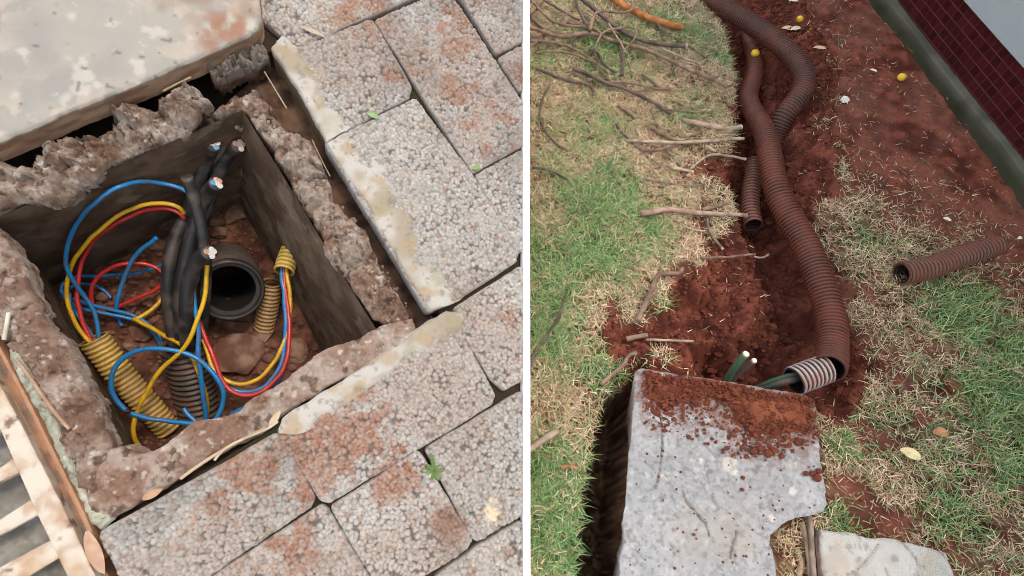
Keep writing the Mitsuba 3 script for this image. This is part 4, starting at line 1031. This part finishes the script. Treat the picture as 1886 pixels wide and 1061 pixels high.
for px, py, rr in ((1388, 832, 7), (1400, 826, 6), (1415, 836, 8), (1428, 830, 6), (1422, 825, 5), (1440, 840, 5), (1505, 880, 8), (1497, 872, 6), (1508, 868, 6), (1485, 872, 5), (1368, 880, 4), (1367, 902, 4), (1435, 818, 5), (1470, 815, 6)):
    s_ = rr * R.scale(px, py, BW); o = R.at(px, py, BW + s_ * .5)
    cl.append(blob(o, s_, px, .35, 2, squash=(1, .85, .8)))
cm = join(cl)
obj('soil_on_box', R, cm, 'matte', None, mix([.075, .021, .013], [.17, .05, .029], noise(cm[0] * 60, 3)), smooth=False); tag('soil_on_box', 'crumbs of red soil scattered over the concrete box', 'soil', None, 'stuff')
BW2 = .045
s2 = crumble(R.poly([(1509, 974), (1561, 981), (1600, 987), (1632, 994), (1655, 996), (1672, 1000), (1700, 1008), (1743, 1016), (1752, 1040), (1772, 1120), (1526, 1130), (1516, 1030)], BW2), .006, 421)
CRK2 = [rline([(1600, 1003), (1580, 1030), (1560, 1050), (1540, 1061)]), rline([(1642, 1000), (1665, 1030), (1672, 1065)]), rline([(1702, 1010), (1725, 1035), (1740, 1060)]), rline([(1562, 985), (1566, 1010)])]
def s2_h(p, d):
    q = P3(p[:, 0], p[:, 1]); h = BW2 + .006 * (fbm(q * 14, 4, 422) - .5) + .0025 * (fbm(q * 90, 3, 423) - .5)
    for cr in CRK2: h -= .006 * np.exp(-(rdist(cr, p) / .003) ** 2)
    return h + edge_drop(d, .006, .005)
def s2c(v, d):
    c = mix([.36, .355, .34], [.44, .435, .425], ramp(.35, .62, fbm(v * 12, 4, 425)))
    c = mix(c, [.36, .30, .23], ramp(.52, .68, fbm(v * 26, 5, 426)) * .5)
    c = mix(c, [.24, .21, .18], ramp(.62, .67, fbm(v * 70, 3, 427)) * .7)
    for cr in CRK2: c = mix(c, [.2, .17, .14], np.exp(-(rdist(cr, v[:, :2]) / .0022) ** 2) * .7)
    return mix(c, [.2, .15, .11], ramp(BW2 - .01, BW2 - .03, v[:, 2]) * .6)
mesh, c = patch(s2, .0055, s2_h, .07, 4, .006, cfun=s2c)
obj('broken_slab', R, mesh, 'grainy', None, c); tag('broken_slab', 'whitish cracked concrete slab half sunk in the grass beside the box', 'slab')
# things in the notch between the two
def stick(label, pts, r0, r1_, col, up=None, name='stick', cat='stick', cut=None, px_scale=1., abs_w=None):
    p = np.asarray(pts, float)
    n_ = len(p)
    rr = np.linspace(r0, r1_, n_) * R.scale(p[:, 0], p[:, 1])
    if abs_w is not None: q3 = Rp(p, abs_w)
    else:
        q3 = on(p[:, 0], p[:, 1])
        upv = np.zeros(n_) + (up + .006 if up is not None else .012)
        q3 = R.at(p[:, 0], p[:, 1], np.maximum(q3[:, 2], -.03) + rr + upv)
        if n_ > 2: q3 = R.at(p[:, 0], p[:, 1], np.convolve(np.r_[q3[0, 2], q3[:, 2], q3[-1, 2]], [.25, .5, .25], 'valid'))
    q, t, s = spline(q3, .009)
    rad = np.interp(t, s, rr) * (1 + .30 * (fbm(np.c_[t * 28, t * 0, t * 0 + len(scene)], 2, 3) - .5))
    q = q + .003 * np.stack([noise(q * 45, k) - .5 for k in (1, 2, 3)], 1)
    v, f = tube(q, rad, 8)
    c = mix(np.array(col) * .55, np.array(col) * 1.2, ramp(.3, .7, fbm(v * np.array([60, 60, 60]), 4, len(scene))))
    if cut: 
        e = np.linalg.norm(v - q[-1 if cut > 0 else 0], axis=1) < rad[-1 if cut > 0 else 0] * 1.05
        c[e] = [.62, .52, .40]
    k = obj(name, R, (v, f), 'matte', None, c); tag(k, label, cat); return k
GRY, TAN, REDB, PAL = [.125, .095, .082], [.23, .155, .118], [.24, .135, .095], [.38, .29, .225]
stick('dark weathered lath standing in the gap beside the concrete box', [(1490, 950), (1494, 1000), (1498, 1065), (1500, 1120)], 5, 6, [.30, .235, .2], abs_w=.03)
stick('tan splinter of wood leaning in the notch of the box', [(1474, 962), (1484, 990), (1490, 1020), (1494, 1070)], 6, 5, [.42, .30, .2], abs_w=.02)
stick('short brown stick crossing under the lath in the notch', [(1466, 1008), (1474, 1030), (1470, 1065)], 7, 6, [.36, .26, .17], abs_w=.005)
stick('dark brown lath along the edge of the broken slab', [(1503, 990), (1508, 1030), (1513, 1090)], 4.5, 5, [.19, .12, .085], abs_w=.03)

# ---- sticks and twigs on the lawn, from the photograph's upper left zoom
zA = lambda l: [(964 + .396 * x, .396 * y) for x, y in l]
zB = lambda l: [(964 + .396 * x, 300 + .396 * y) for x, y in l]
zC = lambda l: [(964 + .3968 * x, 640 + .3968 * y) for x, y in l]
h_ = .47
STK = [
 ('longest grey brown branch running from the left edge down to the trench', zA([(30, 130), (90, 147), (170, 170), (310, 155), (390, 180), (500, 210), (640, 260), (740, 310), (850, 355), (950, 405)]), 8, 7, TAN, .03),
 ('thick dark branch above the longest one ending in a pale cut', zA([(265, -10), (340, 50), (400, 100), (520, 175), (640, 205), (760, 213)]), 8, 8, GRY, .04),
 ('twig dropping steeply from the top edge into the branch tangle', zA([(240, -10), (260, 50), (290, 110), (310, 145)]), 6, 5, GRY, .045),
 ('forked twig rising to the top edge from the branch tangle', zA([(310, 140), (320, 95), (350, 55), (420, 55), (505, -5)]), 6, 5, TAN, .05),
 ('thin twig slanting from the upper left corner into the tangle', zA([(30, 0), (80, 50), (140, 100), (220, 120), (310, 130), (365, 160)]), 5, 5, TAN, .04),
 ('short dark twig at the far left above the longest branch', zA([(26, 55), (70, 118), (110, 152)]), 6, 5, GRY, .02),
 ('short twig rising to the longest branch at the far left', zA([(26, 218), (70, 190), (110, 150)]), 5, 5, TAN, .015),
 ('bent twig arching like a hook over the branches', zA([(330, 232), (350, 182), (380, 147), (450, 130), (520, 135), (525, 160), (490, 210), (465, 248)]), 4, 3.5, TAN, .05),
 ('dark upright twig below the hooked one', zA([(458, 350), (463, 272), (442, 215), (415, 188)]), 6, 4, GRY, .02),
 ('thin dark twig leading down right from the foot of the hooked twig', zA([(305, 228), (345, 250), (380, 300), (430, 335)]), 5, 4, GRY, .015),
 ('grey mossy branch lying by itself below the tangle', zA([(230, 318), (300, 345), (380, 385), (450, 405), (530, 440), (620, 485), (680, 530)]), 9, 5, GRY, .02),
 ('thin pale twig branching level from the grey mossy branch', zA([(380, 385), (480, 385), (560, 400), (620, 412), (700, 408)]), 4, 4, TAN, .02),
 ('brown branch at the left that ends before the grey mossy one', zA([(60, 320), (140, 350), (210, 375), (270, 385), (330, 430)]), 6, 6, GRY, .012),
 ('long curved dark twig along the left edge of the lawn', zA([(125, 395), (90, 460), (80, 560), (110, 620), (150, 665), (210, 705)]), 5, 4, GRY, .012),
 ('short tan wood chip in the grass', zA([(440, 490), (480, 515), (525, 550)]), 10, 8, TAN, .006),
 ('straight grey stick with a pale end pointing at the pipes', zA([(740, 560), (800, 570), (880, 587), (1015, 592)]), 8, 10, PAL, .012),
 ('reddish stick lying slantwise above the level twigs', zA([(595, 595), (660, 630), (700, 650), (770, 662)]), 8, 6, TAN, .012),
 ('long level twig reaching the long pipe', zA([(480, 655), (600, 660), (720, 663), (870, 655), (1025, 645)]), 6, 6, PAL, .018),
 ('second level twig just below the longest level one', zA([(550, 697), (650, 690), (720, 670), (820, 655)]), 6, 5, TAN, .012),
 ('thin dark twig slanting below the level twigs', zA([(430, 575), (480, 640), (550, 705), (620, 760), (690, 800)]), 4.5, 4, GRY, .008),
 ('short pale stick at the end of the slanting dark twig', zA([(650, 765), (720, 785), (790, 800)]), 7, 5, PAL, .01),
 ('pale twig curving up to the trench below the level twigs', zA([(775, 787), (820, 750), (880, 720), (950, 725), (1035, 740)]), 5, 5, PAL, .012),
 ('tiny dark twig hanging from the second level twig', zA([(650, 680), (690, 730), (725, 765)]), 4, 3, GRY, .008),
 ('thick straight branch reaching over to the short pipe end', zA([(545, 993), (620, 982), (660, 975), (760, 985), (900, 995), (1040, 1003)]), 11, 8, [.36, .24, .19], .018),
 ('side branch of the thick straight branch', zA([(830, 978), (900, 957), (945, 942)]), 9, 7, TAN, .015),
 ('thin upright twig in the dry grass above the level twigs', zA([(590, 510), (610, 560), (620, 592)]), 4, 4, GRY, .006),
 ('thin straight twig passing over the thick dark branch end', zA([(600, 125), (680, 165), (760, 210), (860, 280)]), 3.5, 3.5, GRY, .012),
 ('dark thin twig crossing beneath the thick straight branch', zA([(828, 880), (835, 930), (850, 990), (852, 1040)]), 4.5, 4, [.17, .09, .07], .003),
 ('long thin bent twig at the left edge below the middle', zB([(30, 965), (60, 870), (140, 760), (170, 700), (205, 600)]), 6, 5, GRY, .014),
 ('stout bent stick at the edge of the dug soil', zB([(535, 735), (560, 670), (600, 580), (640, 515), (690, 515), (740, 488)]), 11, 8, TAN, .016),
 ('short thick stick at the left of the soil above the box', zB([(480, 820), (530, 808), (580, 800)]), 12, 10, TAN, .012),
 ('thin straight twig lying level on the dug soil', zB([(570, 822), (650, 825), (790, 830)]), 5, 5, PAL, .022),
 ('stick lying towards the corner of the concrete box', zB([(360, 1035), (420, 980), (470, 930), (500, 890), (527, 885)]), 9, 8, TAN, .014),
 ('thin twig lying level across the top of the dug soil', zB([(825, 440), (900, 440), (1000, 432), (1080, 425)]), 5, 4.5, TAN, .02),
 ('tiny curled twig at the end of the level one', zB([(1075, 435), (1110, 440), (1138, 426)]), 4, 4, PAL, .02),
 ('thin twig with a pale broken tip pointing at the dug soil', zB([(855, 260), (870, 320), (900, 370), (928, 403)]), 5, 6, TAN, .012),
 ('broken branch stub at the left edge low in the grass', zC([(10, 485), (90, 430), (162, 384)]), 13, 11, PAL, .02),
 ('orange brown root in the grass left of the box', zC([(175, 560), (230, 555), (285, 605)]), 9, 7, [.32, .15, .08], .014),
]
STK += [
 ('thin straight twig parallel to the top of the thick dark branch', zA([(100, 2), (170, 45), (260, 95)]), 4.5, 4, GRY, .03),
 ('short twig joining the two branches near the upper left corner', zA([(135, 108), (205, 65)]), 4, 3.5, TAN, .03),
 ('dark twig stub sticking down from the longest branch', zA([(235, 225), (240, 190), (285, 160)]), 6, 4, GRY, .015),
 ('fine twig lying in the green grass right of the dark upright one', zA([(490, 305), (505, 360)]), 4, 3, GRY, .01),
 ('pale twig pointing from the cut branch end to the trench', zA([(820, 212), (870, 228), (915, 245)]), 5, 4, TAN, .012),
 ('thin dark twig in the dry grass below the pale level twig', zA([(550, 345), (600, 382), (640, 412)]), 4, 3, GRY, .008),
 ('fine twig lying across the end of the pale level twig', zA([(535, 425), (620, 415), (695, 405)]), 3.5, 3.5, TAN, .016),
 ('thin twig in the grass between mossy branch and straight stick', zA([(660, 440), (705, 470), (745, 495)]), 3.5, 3, TAN, .008),
 ('short twig crossing the right end of the level twigs', zA([(780, 632), (825, 612)]), 5, 4, TAN, .014),
 ('short pale chip by the curving pale twig', zA([(845, 678), (895, 705)]), 6, 5, PAL, .014),
 ('thin twig hanging from the branches near the left edge of the tangle', zA([(30, 70), (60, 45), (95, 0)]), 4, 3.5, GRY, .03),
 ('long thin straight twig under the longest branch', zA([(200, 105), (300, 125), (400, 150), (520, 165)]), 4.5, 4, TAN, .02),
]
STK += [
 ('long thin pale twig running along the top of the green patch to the trench', zA([(300, 60), (420, 130), (560, 190), (700, 250), (830, 300)]), 4, 3.5, PAL, .03),
 ('thin twig crossing the orange brown branch near the top edge', zA([(560, -5), (590, 60), (640, 130)]), 4, 3.5, TAN, .03),
 ('forked thin twig above the mossy branch at the left', zA([(60, 250), (160, 240), (260, 262), (340, 300)]), 4.5, 3.5, TAN, .02),
 ('short pale twig leaning on the hooked twig', zA([(395, 110), (440, 180), (480, 250)]), 4, 3.5, PAL, .05),
 ('thin dark twig running down beside the hooked twig to the mossy branch', zA([(330, 240), (350, 300), (400, 380)]), 4, 3, GRY, .02),
 ('thin twig lying level above the straight grey stick', zA([(620, 500), (720, 515), (840, 520)]), 4, 3.5, TAN, .012),
 ('fine twig slanting between the level twigs and the thick straight branch', zA([(560, 830), (660, 850), (760, 862), (830, 860)]), 4, 3.5, TAN, .012),
 ('thin pale twig between the thick branch and the level twig on the soil', zA([(700, 1020), (770, 1060), (850, 1075)]), 4, 3.5, PAL, .012),
 ('thin crooked twig in the grass at the far left under the curved dark one', zA([(40, 780), (110, 790), (180, 820), (230, 870)]), 4.5, 3.5, GRY, .012),
 ('slender branch from the left edge crossing below the longest branch', zA([(20, 190), (120, 195), (230, 225), (330, 290), (400, 340)]), 4.5, 4, TAN, .02),
]
for lb, pts, a, b, col, up in STK: stick(lb, pts, a * h_, b * h_, col, up, cut=1 if 'pale' in lb and ('cut' in lb or 'end' in lb or 'tip' in lb) else None)
stick('thick orange brown peeled branch at the top of the lawn', zA([(400, -15), (500, 45), (600, 90), (680, 115), (745, 125)]), 13 * h_, 12 * h_, [.40, .165, .06], .02)

# ---- fruits, leaves and litter
for px, py, r, lb in ((1391, 98, 7.5, 'round yellow fruit lying between the pipes in the trench'), (1473, 35, 6, 'small orange yellow fruit near the top of the bare soil'), (1661, 142, 7.5, 'yellow fruit lying on bare soil towards the wall')):
    rr = r * R.scale(px, py)
    o = on(px, py, rr * .9)[0]
    if px == 1391: o = R.at(px, py, -.02)
    m = blob(o, rr, px, .06, 3, 1.2, (1, .95, .92))
    ft = thing('yellow_fruit', lb, 'fruit')
    obj('skin', R, m, 'satin', ft, mix([.70, .47, .03], [.55, .30, .03], ramp(.45, .7, fbm(m[0] * 70, 3, 3))))
    st = o + np.array([.3, .5, .8]) * rr
    v, f = tube(np.array([o + np.array([.25, .42, .72]) * rr, st + np.array([.02, .05, .12]) * rr]), rr * .12, 7)
    obj('stalk', R, (v, f), 'matte', ft, np.array([.16, .10, .05]) * np.ones((len(v), 1)))
def rleaf(name, label, px, py, l, wdt, a, c0, c1, lift=.25, curl=.2, up=.012):
    o = on(px, py, up)[0]; s_ = R.scale(px, py)
    v, f = leaf_mesh(R, 0, 0, 0, l * s_, wdt * s_, a, lift, curl, base=o)
    k = obj(name, R, (v, f), 'leafy', None, mix(c0, c1, ramp(.3, .7, fbm(v * 60, 3, len(scene))))); tag(k, label, 'leaf')
W0, W1 = [.62, .58, .48], [.75, .70, .60]
rleaf('dry_leaf', 'pale yellow leaf in the grass right of the concrete box', 1658, 828, 34, 20, -30, [.62, .52, .26], [.70, .60, .36], .2, .1, .03)
rleaf('dry_leaf', 'reddish fallen leaf in the grass above the pale yellow one', 1718, 796, 26, 18, -5, [.42, .17, .08], [.5, .24, .12])
rleaf('dry_leaf', 'tan curled leaf by the top of the thick pipe', 1440, 52, 26, 12, -20, [.58, .42, .26], [.66, .50, .32])
rleaf('dry_leaf', 'pale curled leaf beside the small orange fruit', 1456, 55, 20, 10, 10, [.60, .48, .32], W1)
rleaf('dry_leaf', 'light brown leaf lying right of the pipe bulge', 1498, 88, 22, 9, -15, [.5, .36, .24], [.58, .44, .3])
rleaf('dry_leaf', 'cream leaf at the top edge above the soil', 1453, 2, 20, 9, -5, [.62, .50, .38], W1)
rleaf('dry_leaf', 'little white leaf on the bare soil towards the wall', 1602, 128, 13, 6, -35, W0, W1)
rleaf('dry_leaf', 'whitish leaf by the loose pipe length', 1668, 450, 12, 9, -40, W0, W1)
rleaf('dry_leaf', 'white leaf in the dry grass above the loose pipe', 1737, 402, 14, 8, -30, W0, W1)
rleaf('dry_leaf', 'small white scrap at the end of the loose pipe', 1874, 440, 10, 6, 20, W0, W1)
rleaf('dry_leaf', 'brown leaf in the grass below the middle right', 1700, 590, 20, 9, -70, [.2, .12, .06], [.3, .18, .1])
pp = thing('crumpled_paper', 'crumpled white scrap on the soil right of the pipe bulge', 'paper')
m = blob(on(1556, 183, .008)[0], 8 * R.scale(1556, 183), 77, .7, 3, 2.6, (1, .8, .7), flat=6)
obj('scrap', R, m, 'matte', pp, np.array([.78, .76, .72]) * np.ones((len(m[0]), 1)), smooth=False)

# ---- kerb and tiled wall of the building
KW = .05
kb = R.poly([(1520, -150), (1633, 0), (1677, 52), (1717, 107), (1796, 206), (1847, 266), (1886, 320), (2060, 560), (2085, 545), (1886, 293), (1756, 131), (1701, 63), (1653, 0), (1545, -150)], KW)
def kcol(v, d): return mix(np.array([1, 1, 1.]), [.45, .48, .38], ramp(KW - .006, KW - .014, v[:, 2])) * mix(mix([.07, .071, .058], [.115, .114, .097], ramp(.35, .65, fbm(v * 14, 4, 501))), [.09, .10, .07], ramp(.5, .68, fbm(v * 9, 4, 502)) * .6)  # front face coloured darker for shade, over mottled moss green
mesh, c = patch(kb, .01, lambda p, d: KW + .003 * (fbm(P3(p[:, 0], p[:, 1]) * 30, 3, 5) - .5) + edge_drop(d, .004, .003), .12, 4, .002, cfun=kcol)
obj('kerb', R, mesh, 'grainy', None, c); tag('kerb', 'mossy concrete kerb along the foot of the tiled wall, front shade painted in', 'kerb')
bld = thing('building', 'building with a dark red tiled wall base and pale plaster above', 'building')
A0, A1 = R.at(1653, 0, KW), R.at(1886, 293, KW)
wd_ = unit((A1 - A0)[:2]); wn = np.array([wd_[1], -wd_[0]])
if wn @ (np.array([0., 0.]) - A0[:2]) < 0: wn = -wn
def wpt(s, h, o): return np.stack(np.broadcast_arrays(A0[0] + wd_[0] * s + wn[0] * o, A0[1] + wd_[1] * s + wn[1] * o, KW + h), -1)
def wbox(s0, s1, h0, h1, o0, o1, ch=.0):
    P = np.array([[s0, h0], [s1, h0], [s1, h1], [s0, h1]])
    b = wpt(P[:, 0], P[:, 1], o0)
    Pi = np.array([[s0 + ch, h0 + ch], [s1 - ch, h0 + ch], [s1 - ch, h1 - ch], [s0 + ch, h1 - ch]])
    t = wpt(Pi[:, 0], Pi[:, 1], o1)
    v = np.vstack([b, t])
    f = [[4, 5, 6], [4, 6, 7]] + [x for k in range(4) for x in ([k, (k + 1) % 4, 4 + (k + 1) % 4], [k, 4 + (k + 1) % 4, 4 + k])] + [[0, 2, 1], [0, 3, 2]]
    return v, np.array(f)
# height of the tiled band: where the wall meets the picture's tile line
def wall_hit(px, py):
    d = R.ray(px, py); d = np.array([d @ R.u, d @ R.v, d @ R.w]); o = -np.array([R.o @ R.u, R.o @ R.v, R.o @ R.w])
    n3 = np.array([wn[0], wn[1], 0]); t = (n3 @ (np.r_[A0[:2], 0] - o)) / (n3 @ d); p = o + d * t
    return (p[:2] - A0[:2]) @ wd_, p[2] - KW
TH = .5 * (wall_hit(1768, 0)[1] + wall_hit(1886, 115)[1])
S0, S1 = -1.2, 3.2
v, f = wbox(S0, S1, -.2, TH + .0, -.25, -.004)
obj('wall_base', R, (v, f), prin(rgb(.085, .022, .024), .8, .2), bld, None, smooth=False)
v, f = wbox(S0, S1, TH + .001, 1.499, -.25, .004)
obj('plaster_wall', R, (v, f), 'wall_paint', bld, None, smooth=False)
v, f = wbox(S0 - .3, S1 + .3, 1.50, 1.60, -.4, .2)  # unseen eave, added low over the wall to shade its foot
obj('added_eave', R, (v, f), 'wall_paint', bld, None, smooth=False)
ROWS = 5; ts = TH / ROWS
scene['tile_glaze'] = prin(VC, .3, .5)
sA, sB = -.15, 1.25
tint = np.random.default_rng(77)
for r_ in range(ROWS):
    for c_i in range(int((sB - sA) / ts)):
        s0 = sA + c_i * ts
        hh = (r_ + .5) * ts
        if c_i >= 50: break
        v, f = wbox(s0 + .0012, s0 + ts - .0012, r_ * ts + .0012, (r_ + 1) * ts - .0012, -.0038, -.0030 + tint.uniform(-.0003, .0003), .0006)
        obj('tile', R, (v, f), 'tile_glaze', bld + '__wall_base', np.array([.042, .0045, .0065]) * tint.uniform(.65, 1.35) * np.ones((len(v), 1)), smooth=False)
